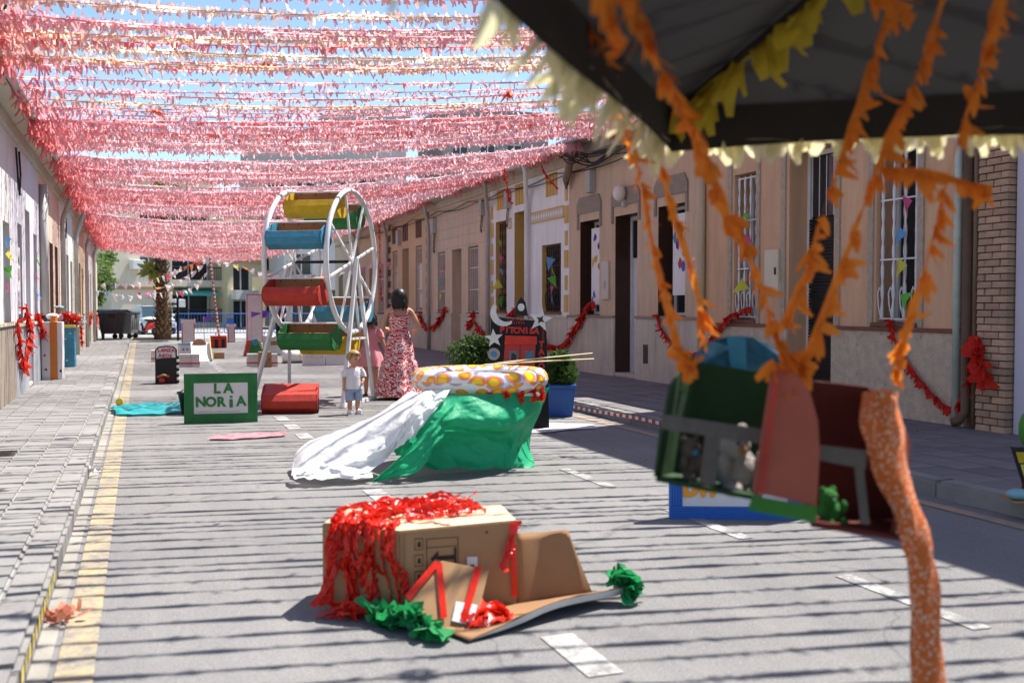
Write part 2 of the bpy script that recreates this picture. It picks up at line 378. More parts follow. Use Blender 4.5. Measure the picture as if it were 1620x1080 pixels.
for k in range(9):
    x = -1.2 + k * 1.0
    tag(MB().quad((x, 52.5, .008), (x + .5, 52.5, .008), (x + .5, 55.5, .008), (x, 55.5, .008)).build('crossing_bar', mk_w), kind='structure')

_c, _s = math.cos(YAW), math.sin(YAW)
def in_view(x, y, marg=40):
    d = y * _c + x * _s; l = x * _c - y * _s
    return d > .3 and -810 - marg < l / d * 1620 < 810 + marg
def pavement(name, x0, x1, y0, y1, cell, mt, mj, off=False):
    base = tag(MB().box(x0, x1, y0, y1, -.02, PZ - .012).build(name, mj), kind='structure')
    tm = MB().box(-cell / 2 + .005, cell / 2 - .005, -cell / 2 + .005, cell / 2 - .005, -.03, 0, .003).mesh('paving_tile', mt)
    nx = max(1, round((x1 - x0) / cell)); cells = []
    for j in range(int((y1 - y0) / cell)):
        for i in range(nx):
            x = x0 + (i + .5) * (x1 - x0) / nx; y = y0 + (j + .5 + (.5 * (i % 2) if off else 0)) * cell
            if y + cell / 2 < y1: cells.append((x, y))
    vis = sorted([c for c in cells if in_view(*c)], key=lambda c: c[0] ** 2 + c[1] ** 2)
    near = vis[:300]; ns = set(near); rest = MB()
    for x, y in cells:
        if (x, y) in ns:
            inst('paving_tile', tm, base, (x, y, PZ + random.uniform(-.0015, .0015)), (random.gauss(0, .003), random.gauss(0, .003), random.gauss(0, .004)))
        else: rest.box(x - cell / 2 + .005, x + cell / 2 - .005, y - cell / 2 + .005, y + cell / 2 - .005, PZ - .03, PZ, .003)
    tag(rest.build('far_paving_tiles', mt, base, fix=False), kind='stuff')
    return base
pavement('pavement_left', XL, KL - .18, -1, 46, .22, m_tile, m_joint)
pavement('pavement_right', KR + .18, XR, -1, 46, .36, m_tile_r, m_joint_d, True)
for side, x0, x1 in (('left', KL - .18, KL), ('right', KR, KR + .18)):
    base = tag(MB().box(x0 + .02, x1 - .02, -2, 46, -.02, PZ - .02).build('kerb_' + side, m_joint), kind='structure')
    km = MB().box(0, x1 - x0, .006, .994, -.05, PZ + .004, 0).mesh('kerb_stone', m_kerb)
    bm = bmesh.new(); bm.from_mesh(km); bmesh.ops.bevel(bm, geom=[e for e in bm.edges if all(v.co.z > 0 for v in e.verts)], offset=.022, segments=2, affect='EDGES'); bm.to_mesh(km); bm.free()
    for k in range(48): inst('kerb_stone', km, base, (x0, -2 + k + random.uniform(-.003, .003), random.uniform(-.004, .004)), (0, random.gauss(0, .008), random.gauss(0, .002)))
# raised end strip with the palm
tag(MB().box(-.35, 2.0, 46, 48, -.02, .13).build('end_kerb_island', m_kerb, bevel=.02), kind='structure')
tag(MB().box(-8, -.42, 46.02, 48.5, -.02, .12).build('pavement_corner', m_tile), kind='structure')

# ------------------------------------------------------------ houses
def facade_mesh(X, s, Y0, Y1, Z0, Z1, ops, depth, back=7.):
    mb = MB(); rvs = []
    ys = sorted({Y0, Y1, *[v for o in ops for v in (o['y'][0], o['y'][1])]})
    for a, b in zip(ys[:-1], ys[1:]):
        mid = (a + b) / 2; cuts = sorted([o['z'] for o in ops if o['y'][0] < mid < o['y'][1]]); z = Z0
        for c0, c1 in cuts:
            if c0 > z + 1e-6: mb.quad((X, a, z), (X, b, z), (X, b, c0), (X, a, c0))
            z = c1
        if z < Z1: mb.quad((X, a, z), (X, b, z), (X, b, Z1), (X, a, Z1))
    for o in ops:
        (a, b), (c, d) = o['y'], o['z']; x2 = X + s * depth; rv = MB(); rvs.append(rv)
        for q in (((X, a, c), (x2, a, c), (x2, a, d), (X, a, d)), ((X, b, c), (x2, b, c), (x2, b, d), (X, b, d)), ((X, a, d), (x2, a, d), (x2, b, d), (X, b, d)), ((X, a, c), (x2, a, c), (x2, b, c), (X, b, c))): rv.quad(*q)
    xb = X + s * back
    mb.quad((X, Y0, Z0), (xb, Y0, Z0), (xb, Y0, Z1), (X, Y0, Z1)); mb.quad((X, Y1, Z0), (xb, Y1, Z0), (xb, Y1, Z1), (X, Y1, Z1)); mb.quad((xb, Y0, Z0), (xb, Y1, Z0), (xb, Y1, Z1), (xb, Y0, Z1))
    return mb, rvs
def twisted_bar(h, r=.012, n=9):
    mb = MB(); pts = []; rad = []
    for i in range(n * 4 + 1):
        pts.append((0, 0, h * i / (n * 4))); rad.append(r * (.75 + .75 * abs(math.sin(math.pi * i / 4))))
    mb.tube(pts, rad, 6); return mb
def opening(root, o, X, s, depth):
    (a, b), (c, d) = o['y'], o['z']; x = X + s * depth; k = o['k']; w = b - a; h = d - c
    fm = o.get('fm', m_whitemetal); xs = sorted((x - s * .05, x))
    if k == 'door':
        dr = MB().box(min(x, x + s * .05), max(x, x + s * .05), a, b, c, d).build('door', o.get('m', m_darkwood), root)
        f = MB()
        f.box(*xs, a, a + .06, c, d); f.box(*xs, b - .06, b, c, d); f.box(*xs, a + .06, b - .06, d - .06, d); f.build('door_frame', fm, dr)
        zt = c + h * .74
        pn = MB(); 
        for j in range(2): 
            yy = a + .1 + j * (w - .2) / 2
            for z0, z1 in ((c + .12, c + h * .33), (c + h * .36, zt - .05)): pn.box(min(x - s * .02, x), max(x - s * .02, x), yy + .03, yy + (w - .2) / 2 - .03, z0, z1, 0)
        pn.build('door_panel', o.get('m', m_darkwood), dr, bevel=.008)
        tw = MB().box(*sorted((x - s * .03, x - s * .002)), a + .07, b - .07, zt, d - .08).build('transom_window', m_glass, dr)
        MB().tube([(x - s * .07, a + .13, c + 1.05), (x - s * .07, a + .13, c + 1.25)], .014, 6).build('door_handle', m_whitemetal, dr)
        MB().box(*sorted((X - s * .02, x)), a, b, c, c + .05).build('door_step', m_stone, dr)
        if o.get('grille'):
            for i in range(6): MB().box(*sorted((x - s * .045, x - s * .035)), a + .1 + i * (w - .2) / 5 - .006, a + .1 + i * (w - .2) / 5 + .006, zt, d - .08).build('grille_bar', m_whitemetal, tw)
        if o.get('shutter'):
            sh = MB()
            for i in range(int((zt - c) / .045)): sh.box(*sorted((x - s * .06, x - s * .03)), a + .06, b - .06, c + i * .045 + .004, c + i * .045 + .04)
            sh.build('roller_shutter_slats', m_black, dr)['kind'] = 'stuff'
        return dr
    wn_ = MB(); wn_.box(*xs, a, a + .05, c, d); wn_.box(*xs, b - .05, b, c, d); wn_.box(*xs, a + .05, b - .05, d - .05, d); wn_.box(*xs, a + .05, b - .05, c, c + .05); wn_.box(*xs, (a + b) / 2 - .02, (a + b) / 2 + .02, c + .05, d - .05)
    wo = wn_.build('window', fm, root)
    MB().box(*sorted((x - s * .02, x + s * .01)), a + .05, b - .05, c + .05, d - .05).build('pane', o.get('pane', m_glass), wo)
    MB().box(*sorted((X - s * .05, x)), a - .04, b + .04, c - .05, c).build('window_sill', o.get('sill', m_ledge), wo, bevel=.006)
    g = o.get('grille')
    if g:
        gm = o.get('gm', m_whitemetal); xg = X + s * o.get('gin', .06); nb = g
        for t in (.02, .35, .68, .97): MB().box(*sorted((xg - .008, xg + .008)), a + .02, b - .02, c + h * t - .01, c + h * t + .01).build('grille_rail', gm, wo)
        gr = wo
        if o.get('twist'):
            me = twisted_bar(h - .06, o.get('br', .013)).mesh('grille_bar', gm, True)
        else: me = MB().box(-.007, .007, -.007, .007, 0, h - .06).mesh('grille_bar', gm)
        for i in range(nb): inst('grille_bar', me, gr, (xg, a + .06 + i * (w - .12) / (nb - 1), c + .03))
        if o.get('twist'):
            sc = MB()
            for i in range(nb):
                y = a + .06 + i * (w - .12) / (nb - 1)
                for sg in (-1, 1): sc.tube([(xg - s * .01, y + sg * .012, c + .05), (xg - s * .03, y + sg * .035, c + .2), (xg - s * .03, y + sg * .05, c + .34), (xg - s * .02, y + sg * .03, c + .42), (xg - s * .02, y + sg * .012, c + .38)], .008, 5)
            sc.build('grille_scrolls', gm, gr)
    return wo
def corrug_roof(x0, z0, x1, z1, Y0, Y1, per=.2, amp=.035):
    ys = np.arange(Y0, Y1 + 1e-6, per / 6); P = []
    for t in (0, .5, 1): P.append([(x0 + (x1 - x0) * t, y, z0 + (z1 - z0) * t + amp * abs(math.sin(math.pi * (y - Y0) / per))) for y in ys])
    mb = MB(); mb.grid(P); mb.grid([[(x0, y, z0 - .03) for y in ys], P[0]]); return mb
def house(name, label, s, X, Y0, Y1, ze, wm, ops, dado=None, rm=None, depth=.3, over=.4, roof=True, cat='house', reveal=None, back=7.):
    root = thing(name, label, cat, (0, 0, 0))
    wl, rvs = facade_mesh(X, s, Y0 + .004, Y1 - .004, 0, ze, ops, depth, back)
    wo = wl.build('wall', wm, root); 
    MB().box(*sorted((X + s * (depth + .06), X + s * (depth + .1))), Y0 + .02, Y1 - .02, .05, ze - .1).build('inner_wall', m_black, root)
    for o, rv in zip(ops, rvs): rv.build('reveal', reveal or wm, opening(root, o, X, s, depth))
    if dado:
        zd, dm, lm, slab = dado; doors = sorted([o['y'] for o in ops if o['k'] == 'door']); y = Y0 + .01
        spans = []
        for a, b in doors + [(Y1 - .01, None)]:
            if a - y > .05: spans.append((y, a))
            y = b
        for a, b in spans:
            n = max(1, round((b - a) / slab)) if slab else 1; rows = 2 if slab else 1
            for i in range(n):
                for r_ in range(rows):
                    z0 = PZ - .02 + (zd - PZ) * r_ / rows; z1 = PZ + (zd - PZ) * (r_ + 1) / rows
                    MB().box(*sorted((X - s * (.03 + .002 * random.random()), X + s * .01)), a + (b - a) * i / n + .002, a + (b - a) * (i + 1) / n - .002, z0 + .002, z1 - .003).build('plinth_slab', dm, root)
            MB().box(*sorted((X - s * .055, X + s * .01)), a, b, zd, zd + .045).build('plinth_ledge', lm, root)
    if roof:
        xe = X - s * over; corrug_roof(xe, ze + .06, X + s * back, ze + .06 + (back + over) * .3, Y0, Y1).build('roof', rm or m_rooftile, root, fix=False)
        MB().box(*sorted((xe + s * .02, X)), Y0 + .005, Y1 - .005, ze - .02, ze + .03).build('eave_soffit', mat('soffit_cream', (.52, .47, .38), .85, .1), root)
        MB().tube([(xe - s * .05, Y0 + .01, ze + .01), (xe - s * .05, Y1 - .01, ze + .01)], .055, 8).build('gutter', m_pipe, root, True)
        MB().box(*sorted((X - s * .06, X + s * .02)), Y0 + .005, Y1 - .005, ze - .2, ze - .021).build('cornice', mat('cornice_cream', (.50, .45, .37), .85, .1), root)
    return root
def downpipe(root, s, X, y, ze, over, m=None, r=.05, bot=.13, ys=.35):
    m = m or m_pipe
    MB().tube([(X - s * (over + .04), y - ys * 2.2, ze - .02), (X - s * (over - .02), y - ys * 2, ze - .14), (X - s * (r + .04), y, ze - .62), (X - s * (r + .03), y, ze - .75), (X - s * (r + .03), y, bot)], r, 8).build('downpipe', m, root, True)
def rect(k, y0, y1, z0, z1, **kw): return dict(k=k, y=(y0, y1), z=(z0, z1), **kw)

# right-hand row
m_peach = mat('peach_render', (.68, .425, .265), .9, .09, .7, .12, 70, streak=.13)
m_beige = mat('beige_render', (.62, .455, .315), .9, .09, .8, .10, 70, streak=.14)
m_lav = mat('lavender_render', (.55, .53, .64), .85, .05, .8, .05, 60)
m_wht = mat('white_render', (.82, .82, .81), .85, .06, .8, .06, 70, streak=.12)
m_ochre = mat('ochre_paint', (.62, .40, .12), .8, .08, 2)
m_pinkb = mat('pink_beige_tiles', (.64, .49, .36), .6, .07, 1.2, streak=.13)
m_tan = mat('tan_render', (.58, .42, .27), .9, .08, .8, .1, 60)
m_mould = mat('grey_moulding', (.30, .25, .20), .9, .1, 6, .3, 60)
m_palemould = mat('pale_textured_moulding', (.46, .38, .30), .95, .15, 20, .6, 60)

h1 = house('peach_house', 'tall peach rendered house with white twisted window grilles on the right', 1, XR, 8.62, 14.1, 7.5 - 3.0, m_peach,
    [rect('window', 9.4, 10.09, 1.22, 3.35, grille=4, twist=1, br=.017, gin=.05), rect('door', 10.89, 11.85, .12, 3.5, m=m_black, grille=1, shutter=1), rect('window', 12.65, 13.22, 1.22, 3.35, grille=4, twist=1, br=.015, gin=.05)],
    (1.12, m_rough, m_ledge, 0), roof=False, depth=.34)
MB().box(XR, XR + 6.9, 3.0, 12.0, 4.5, 7.3).build('upper_storey', m_peach, h1)
MB().box(XR - .3, XR + 6.9, 3.0, 12.0, 7.3, 7.45).build('roof_slab', m_stone, h1)
MB().box(XR, XR + 6.9, 12.001, 14.09, 4.5, 4.62).build('terrace_slab', m_stone, h1)
for y in (9.33, 10.17, 10.80, 11.96, 12.58, 13.32):
    MB().box(XR - .025, XR + .01, y - .045, y + .045, 1.17, 4.4).build('vertical_moulding', m_palemould, h1)
mb = MB().box(XR - .06, XR, 12.02, 12.35, 1.58, 2.2).build('meter_door', mat('cream_metal', (.62, .55, .42), .5, .05), h1, bevel=.01)
MB().box(XR - .07, XR - .058, 12.06, 12.10, 1.85, 1.95).build('meter_latch', m_iron, mb)
MB().box(XR - .02, XR + .0, 11.99, 12.1, 1.62, 1.74).build('house_bell', m_white, h1)
MB().tube([(XR - .06, 14.06, .13), (XR - .06, 14.06, 4.4)], .055, 10).build('downpipe', mat('ochre_pipe', (.50, .40, .26), .6, .1), h1, True)
MB().tube([(XR - .06, 8.72, .13), (XR - .06, 8.72, 4.4)], .045, 10).build('downpipe', mat('mint_pipe', (.50, .56, .50), .6, .15, 4), h1, True)

# brick pier: every brick in it a part
pier = thing('brick_pier', 'pale brick pier with deep joints between two houses at right edge', 'pier', (0, 0, 0))
MB().box(XR - .02, XR + .5, 8.03, 8.41, 0, 4.6).build('pier_core', m_joint_d, pier)
m_brick = objrand(mat('buff_brick', (.50, .335, .225), .9, .15, 9, .4, 60, fine=.15), .25)
bme = MB().box(0, .2, 0, .19, 0, .062, .004).mesh('brick', m_brick); bme2 = MB().box(0, .2, 0, .09, 0, .062, .004).mesh('brick', m_brick)
for r_ in range(60):
    z = PZ + r_ * .074
    if r_ % 2: lay = [(8.02, bme2), (8.12, bme), (8.32, bme2)]
    else: lay = [(8.02, bme), (8.22, bme)]
    for y, me in lay: inst('brick', me, pier, (XR - .09 + random.uniform(-.006, .008), y, z), (0, 0, random.gauss(0, .01)))
# brown pipes in the recess beside the pier
rp = thing('brown_drainpipe', 'dark brown drainpipe with a bent foot beside brick pier', 'drainpipe')
MB().tube([(XR - .08, 8.56, 4.3), (XR - .08, 8.56, .3), (XR - .16, 8.57, .2), (XR - .22, 8.6, .18)], .05, 10).build('pipe', mat('brown_pipe', (.13, .075, .045), .6, .15), rp, True)
MB().tube([(XR - .05, 8.475, .14), (XR - .05, 8.475, 4.3)], .03, 8).build('thin_pipe', mat('brown_pipe2', (.20, .13, .08), .6, .15), rp, True)
h0 = house('lavender_house', 'pale lavender house wall at the far right edge', 1, XR, 2.0, 8.0, 4.5, m_lav, [], roof=False)

h2 = house('beige_house', 'beige house with brown tiled door reveal and globe lamp over the door', 1, XR, 14.1, 19.47, 4.62, m_beige,
    [rect('window', 14.68, 15.6, 1.26, 3.1), rect('door', 16.38, 17.28, .14, 3.08, fm=m_whitemetal, m=m_white), rect('window', 17.98, 18.9, 1.26, 3.1)],
    (1.2, m_stone, m_mould, .75), depth=.36, reveal=m_brown)
for a, b in ((14.6, 15.7), (16.28, 17.4), (17.9, 19.0)):
    MB().prism([(a - .02, 3.26), (b + .02, 3.26), (b + .02, 3.44), (b - .1, 3.58), (a + .1, 3.58), (a - .02, 3.44)], 'x', XR - .03, XR + .01).build('window_hood', m_mould, h2)
    for y in (a - .02, b - .05): MB().box(XR - .028, XR + .01, y, y + .07, 2.95, 3.255).build('hood_drop', m_mould, h2)
lamp = thing('globe_wall_lamp', 'white globe wall lamp above the brown door', 'wall lamp', (XR, 16.83, 3.46))
MB().ball((-.14, 0, 0), .135, 14, 9, (.9, .9, 1.15)).build('globe', mat('opal_glass', (.72, .66, .6), .25, .03), lamp, True); MB().box(-.08, 0, -.05, .05, -.24, -.12).build('bracket', m_pipe, lamp)
mb = MB().box(XR - .05, XR, 17.5, 17.8, 1.55, 2.27).build('meter_door', mat('pale_metal', (.55, .50, .44), .5, .05), h2, bevel=.01)
MB().box(XR - .06, XR - .049, 17.6, 17.66, 1.75, 1.9).build('meter_latch', m_pipe, mb)
MB().box(XR - .035, XR - .02, 15.9, 16.08, .42, .75).build('air_vent', m_iron, h2)
downpipe(h2, 1, XR, 19.36, 4.62, .4, mat('brown_zinc', (.22, .15, .10), .6, .12), .075, 4.0, .5)
MB().box(XR - .14, XR, 18.15, 18.36, 3.62, 4.05).build('junction_box', m_pipe, h2, bevel=.01)

h3 = house('white_ochre_house', 'white house with ochre door reveals, quoins and patterned band', 1, XR, 19.47, 24.56, 4.5, m_wht,
    [rect('window', 19.9, 20.98, 1.3, 2.75, grille=9, gm=m_iron, twist=1, br=.018, fm=m_iron, gin=.1), rect('door', 21.85, 22.75, .14, 3.62, fm=m_iron, grille=1), rect('window', 23.3, 24.1, 1.3, 3.5, grille=5, gm=m_iron, twist=1, fm=m_iron, gin=.1)],
    (1.18, m_stone, m_stone, .9), depth=.34, reveal=m_ochre)
for y in (19.6, 24.36):
    for r_ in range(6):
        w_ = .12 if r_ % 2 else .2
        MB().box(XR - .02, XR + .01, y - w_ / 2, y + w_ / 2, 1.3 + r_ * .46, 1.3 + r_ * .46 + (.3 if r_ % 2 else .36)).build('quoin', m_ochre, h3)
for yc, n in ((20.45, 4), (22.3, 5), (23.7, 4)):
    for i in range(n): MB().box(XR - .02, XR + .01, yc + (i - n / 2) * .17, yc + (i - n / 2) * .17 + .11, 3.78, 4.26).build('ochre_stripe', m_ochre, h3)
for a, b in ((19.75, 21.6), (22.95, 23.2)):
    MB().box(XR - .02, XR + .01, a, b, 3.28, 3.50).build('patterned_band', mat('band_base', (.58, .52, .40), .85, .05), h3)
    for z in (3.27, 3.49): MB().box(XR - .03, XR + .01, a, b, z, z + .025).build('band_edge', m_ochre, h3)
    for i in range(int((b - a) / .14)):
        y = a + .04 + i * .14; MB().prism([(y, 3.39), (y + .05, 3.46), (y + .1, 3.39), (y + .05, 3.33)], 'x', XR - .028, XR).build('band_diamond', m_wht, h3)
downpipe(h3, 1, XR, 21.72, 4.5, .4, m_wht, .055)
downpipe(h3, 1, XR, 24.5, 4.5, .4, m_pipe, .055)
for y in (22.95, 24.9): MB().box(XR - .13, XR, y, y + .22, 3.75, 4.15).build('junction_box', m_pipe, h3, bevel=.01)
for y0 in (22.98, 24.95): MB().tube([(XR - .06, y0 + .1, 3.76), (XR - .08, y0 + .14, 3.4), (XR - .08, y0 + .05, 3.3), (XR - .05, y0 + .04, 3.75)], .012, 5).build('hanging_wire', m_black, h3)

h4 = house('pink_beige_house', 'pink beige tiled house with white grille windows behind the woman', 1, XR, 24.56, 30.3, 4.5, m_pinkb,
    [rect('window', 25.5, 26.4, 1.25, 3.02, grille=6), rect('door', 27.0, 27.9, .14, 3.02, m=m_pipe, fm=m_whitemetal, grille=1), rect('window', 28.6, 29.4, 1.25, 3.02, grille=6)], (1.18, m_stone, m_stone, .7), depth=.36)
tl = MB()
for j in range(11):
    z = 1.4 + j * .28
    if z < 4.28: tl.box(XR - .004, XR + .005, 24.6, 30.25, z, z + .008) if z > 3.05 else None
tl.build('tile_joint_lines', m_joint, h4)['kind'] = 'stuff'
downpipe(h4, 1, XR, 30.15, 4.5, .4, m_pipe, .055); MB().box(XR - .13, XR, 29.5, 29.75, 3.6, 4.05).build('junction_box', m_pipe, h4, bevel=.01)
MB().tube([(XR - .06, 29.6, 3.6), (XR - .07, 29.66, 3.1), (XR - .07, 29.52, 3.0), (XR - .05, 29.5, 3.6)], .014, 5).build('hanging_wire', m_black, h4)
m_dkb = mat('dark_brown_tile', (.13, .075, .055), .6, .15, 6)
h5 = house('tan_house', 'tan house with dark quoin blocks and three narrow openings', 1, XR, 30.3, 35.8, 4.5, m_tan,
    [rect('window', 31.2, 32.0, 1.25, 3.35, grille=5), rect('door', 32.9, 33.8, .14, 3.35, grille=1), rect('window', 34.5, 35.2, 1.25, 3.35, grille=5)], (1.15, m_stone, m_stone, .8), depth=.36)
for y in (30.5, 35.6):
    for r_ in range(8): MB().box(XR - .03, XR + .01, y - .12, y + .12, 1.3 + r_ * .4, 1.3 + r_ * .4 + .22).build('quoin', m_dkb, h5)
for yc in (31.6, 33.35, 34.85):
    for i in range(3): MB().box(XR - .03, XR + .01, yc - .35 + i * .25, yc - .2 + i * .25, 3.6, 4.15).build('dark_stripe', m_dkb, h5)
downpipe(h5, 1, XR, 35.72, 4.5, .4, m_pipe, .055); MB().box(XR - .13, XR, 33.9, 34.2, 3.5, 4.0).build('junction_box', m_pipe, h5, bevel=.01)
h6 = house('grey_beige_house', 'grey beige house farther along right row behind ferris wheel', 1, XR, 35.8, 41.2, 4.5, m_beige,
    [rect('window', 36.6, 37.5, 1.2, 3.0, grille=5), rect('door', 38.2, 39.1, .14, 3.0), rect('window', 39.8, 40.7, 1.2, 3.0, grille=5)], (1.1, m_stone, m_stone, 0), depth=.34)
downpipe(h6, 1, XR, 41.1, 4.5, .4, m_pipe, .055)
h7 = house('cream_end_house', 'cream house closing the right row at the street corner', 1, XR, 41.2, 46.5, 4.5, m_cream_paint,
    [rect('window', 42, 43, 1.2, 3.0, grille=5), rect('door', 44.6, 45.6, .14, 3.0)], (1.1, m_stone, m_stone, 0), depth=.34)

# left-hand row (faces the sun)
m_lgrey = mat('pale_grey_render', (.68, .66, .645), .8, .06, 1, .05, 60, streak=.12)
m_llav = mat('lilac_render', (.63, .61, .655), .8, .06, 1, .05, 60, streak=.1)
m_lpeach = mat('salmon_render', (.66, .47, .37), .85, .06, 1)
m_lgreen = mat('pale_mint_render', (.62, .65, .60), .85, .06, 1)
m_plg = mat('blue_grey_plinth', (.36, .38, .41), .7, .08, 2, streak=.15)
LZ = 4.0
o_ = [rect('window', 9.0, 10.0, 1.2, 2.6), rect('door', 11.5, 12.4, .14, 2.9), rect('window', 15.0, 15.75, 1.2, 2.55, pane=mat('granite_pane', (.14, .13, .125), .5, .3, 40))]
l1 = house('pale_grey_house', 'pale grey house nearest on the left', -1, XL, 6.0, 15.97, LZ, m_lgrey, o_, (1.15, m_mould, m_stone, .9), depth=.16, over=.3)
o_ = [rect('window', 16.7, 17.3, 1.25, 2.65), rect('door', 17.8, 18.5, .14, 2.95, m=m_plg), rect('window', 19.1, 19.7, 1.25, 2.65, grille=4)]
l2 = house('lilac_house', 'lilac house on the left with grey blue plinth', -1, XL, 15.97, 20.3, LZ, m_llav, o_, (1.12, m_plg, m_stone, .7), depth=.16, over=.3)
MB().tube([(XL + .07, 20.25, 3.6), (XL + .07, 20.25, 1.25)], .08, 10).build('downpipe', m_pipe, l2, True); MB().tube([(XL + .07, 20.25, 1.25), (XL + .07, 20.25, .9)], .09, 10).build('pipe_sleeve', m_black, l2, True)
l3 = house('salmon_house', 'salmon house on the left behind the box stands', -1, XL, 20.3, 25.0, LZ, m_lpeach, [rect('window', 20.9, 21.7, 1.2, 2.7), rect('door', 22.3, 23.2, .14, 2.7), rect('window', 23.7, 24.5, 1.2, 2.7)], (1.1, m_stone, m_stone, 0), depth=.18, over=.3, reveal=mat('brown_reveal', (.22, .14, .10), .7, .1))
l4 = house('mint_house', 'pale mint green house on the left side', -1, XL, 25.0, 30.0, LZ, m_lgreen, [rect('window', 25.8, 26.6, 1.2, 2.6), rect('door', 27.2, 28.1, .14, 2.7), rect('window', 28.7, 29.5, 1.2, 2.6)], (1.1, m_stone, m_stone, 0), depth=.18, over=.3)
l5 = house('sand_house', 'sand coloured house on the left past the mint house', -1, XL, 30.0, 35.5, LZ, m_tan, [rect('window', 31, 31.9, 1.2, 2.6), rect('door', 32.6, 33.5, .14, 2.7), rect('window', 34, 34.8, 1.2, 2.6)], (1.1, m_stone, m_stone, 0), depth=.18, over=.3)
l6 = house('ivory_house', 'ivory house far down the left row', -1, XL, 35.5, 41.0, LZ, m_lgrey, [rect('window', 36.4, 37.2, 1.2, 2.6), rect('door', 38, 38.9, .14, 2.7), rect('window', 39.5, 40.3, 1.2, 2.6)], (1.1, m_stone, m_stone, 0), depth=.18, over=.3)
l7 = house('yellow_cream_house', 'yellowish cream house closing the left row', -1, XL, 41.0, 46.0, LZ, m_cream_paint, [rect('window', 42, 42.8, 1.2, 2.6), rect('door', 43.6, 44.5, .14, 2.7)], (1.1, m_stone, m_stone, 0), depth=.18, over=.3)
for h_, y in ((l3, 24.9), (l4, 29.9), (l5, 35.4), (l6, 40.9)): downpipe(h_, -1, XL, y, LZ, .3, m_pipe, .055, .13, .1)
for h_, y in ((l2, 16.4), (l3, 21.2), (l4, 26.3)):
    MB().tube([(XL + .03, y, 3.7), (XL + .04, y + .15, 3.2), (XL + .04, y + .3, 3.05), (XL + .05, y + .38, 3.35), (XL + .03, y + .42, 3.7)], .016, 5).build('hanging_wire', m_black, h_)

# service cables along the right-hand facades
for i, (z, dz) in enumerate(((4.22, .10), (4.12, .06))):
    t = tag(MB().tube([(XR - .075 - .02 * i, y_, z - dz * abs(math.sin((y_ - 14.2) * 1.05 + i))) for y_ in np.linspace(14.2, 46, 120)], .011, 5).build('service_cable', m_black), ['upper black cable sagging along the right-hand facades', 'lower black cable sagging along the right-hand facades'][i], 'cable')
dc = thing('drain_cover', 'dark iron drain cover set in the left pavement', 'drain cover', (-1.22, 9.9, PZ + .003)); MB().box(-.17, .17, -.17, .17, -.02, .004).build('frame', m_iron, dc)
for i in range(6): MB().box(-.14, .14, -.14 + i * .05, -.115 + i * .05, .004, .009).build('bar', m_iron, dc)
# buildings beyond the crossing
def block(name, label, X0, X1, Y, h, m, wins, depth=8., roofm=None, cat='apartment block'):
    root = thing(name, label, cat)
    mb = MB(); ops = wins
    ys = sorted({X0, X1, *[v for o in ops for v in o[:2]]})
    for a, b in zip(ys[:-1], ys[1:]):
        mid = (a + b) / 2; z = 0
        for c0, c1 in sorted([(o[2], o[3]) for o in ops if o[0] < mid < o[1]]):
            if c0 > z: mb.quad((a, Y, z), (b, Y, z), (b, Y, c0), (a, Y, c0))
            z = c1
        mb.quad((a, Y, z), (b, Y, z), (b, Y, h), (a, Y, h))
    mb.quad((X0, Y, 0), (X0, Y + depth, 0), (X0, Y + depth, h), (X0, Y, h)); mb.quad((X1, Y, 0), (X1, Y + depth, 0), (X1, Y + depth, h), (X1, Y, h)); mb.quad((X0, Y, h), (X1, Y, h), (X1, Y + depth, h), (X0, Y + depth, h))
    mb.build('wall', m, root)
    MB().box(X0 - .15, X1 + .15, Y - .15, Y + depth, h + .003, h + .35).build('roof_parapet', roofm or m, root)
    for o in ops:
        a, b, c, d = o[:4]; w = MB().box(a, b, Y + .35, Y + .4, c, d).build('window', m_glass, root)
        fr = MB(); fr.box(a, a + .07, Y + .25, Y + .34, c, d); fr.box(b - .07, b, Y + .25, Y + .34, c, d); fr.box(a + .07, b - .07, Y + .25, Y + .34, d - .07, d); fr.box((a + b) / 2 - .03, (a + b) / 2 + .03, Y + .25, Y + .34, c, d - .07); fr.build('window_frame', m_white, w)
        rv = MB()
        for x in (a, b): rv.quad((x, Y, c), (x, Y + .4, c), (x, Y + .4, d), (x, Y, d))
        rv.quad((a, Y, d), (b, Y, d), (b, Y + .4, d), (a, Y + .4, d)); rv.quad((a, Y, c), (b, Y, c), (b, Y + .4, c), (a, Y + .4, c)); rv.build('window_reveal', m, w)
        if len(o) > 4 and o[4] == 'bars':
            for i in range(6): MB().box(a + .1 + i * (b - a - .2) / 5 - .015, a + .1 + i * (b - a - .2) / 5 + .015, Y - .03, Y, c - .05, c + .4).build('window_bar', m_iron, w)
    return root
m_cr = mat('cream_block_render', (.66, .60, .46), .9, .07, .4, streak=.06)
m_gr = mat('mid_grey_render', (.36, .345, .34), .9, .08, .3)  # one mid grey, the block's own colour
ba = block('cream_block', 'cream apartment block with small barred windows beyond the containers', -2.0, 1.75, 72, 9.6, m_cr, [(-.25, 1.05, 3.5, 4.75, 'bars'), (-.2, 1.0, .9, 1.6, 'bars'), (-.25, 1.05, 6.6, 7.8)])
MB().box(-2.02, 1.77, 71.92, 72.02, 2.55, 2.75).build('brown_band', mat('terracotta_band', (.42, .24, .14), .85, .1), ba)
for x, z in ((-.95, 4.15),): MB().box(x, x + .75, 71.4, 71.98, z - .3, z + .3).build('air_conditioner', m_white, ba, bevel=.03)
bb = block('balcony_block', 'cream apartment block with railed balconies, plants and turquoise awning', 1.75, 5.2, 73.2, 9.8, m_cr, [(2.2, 4.9, .4, 2.3), (2.2, 4.9, 3.3, 5.2), (2.2, 4.9, 6.4, 8.2)])
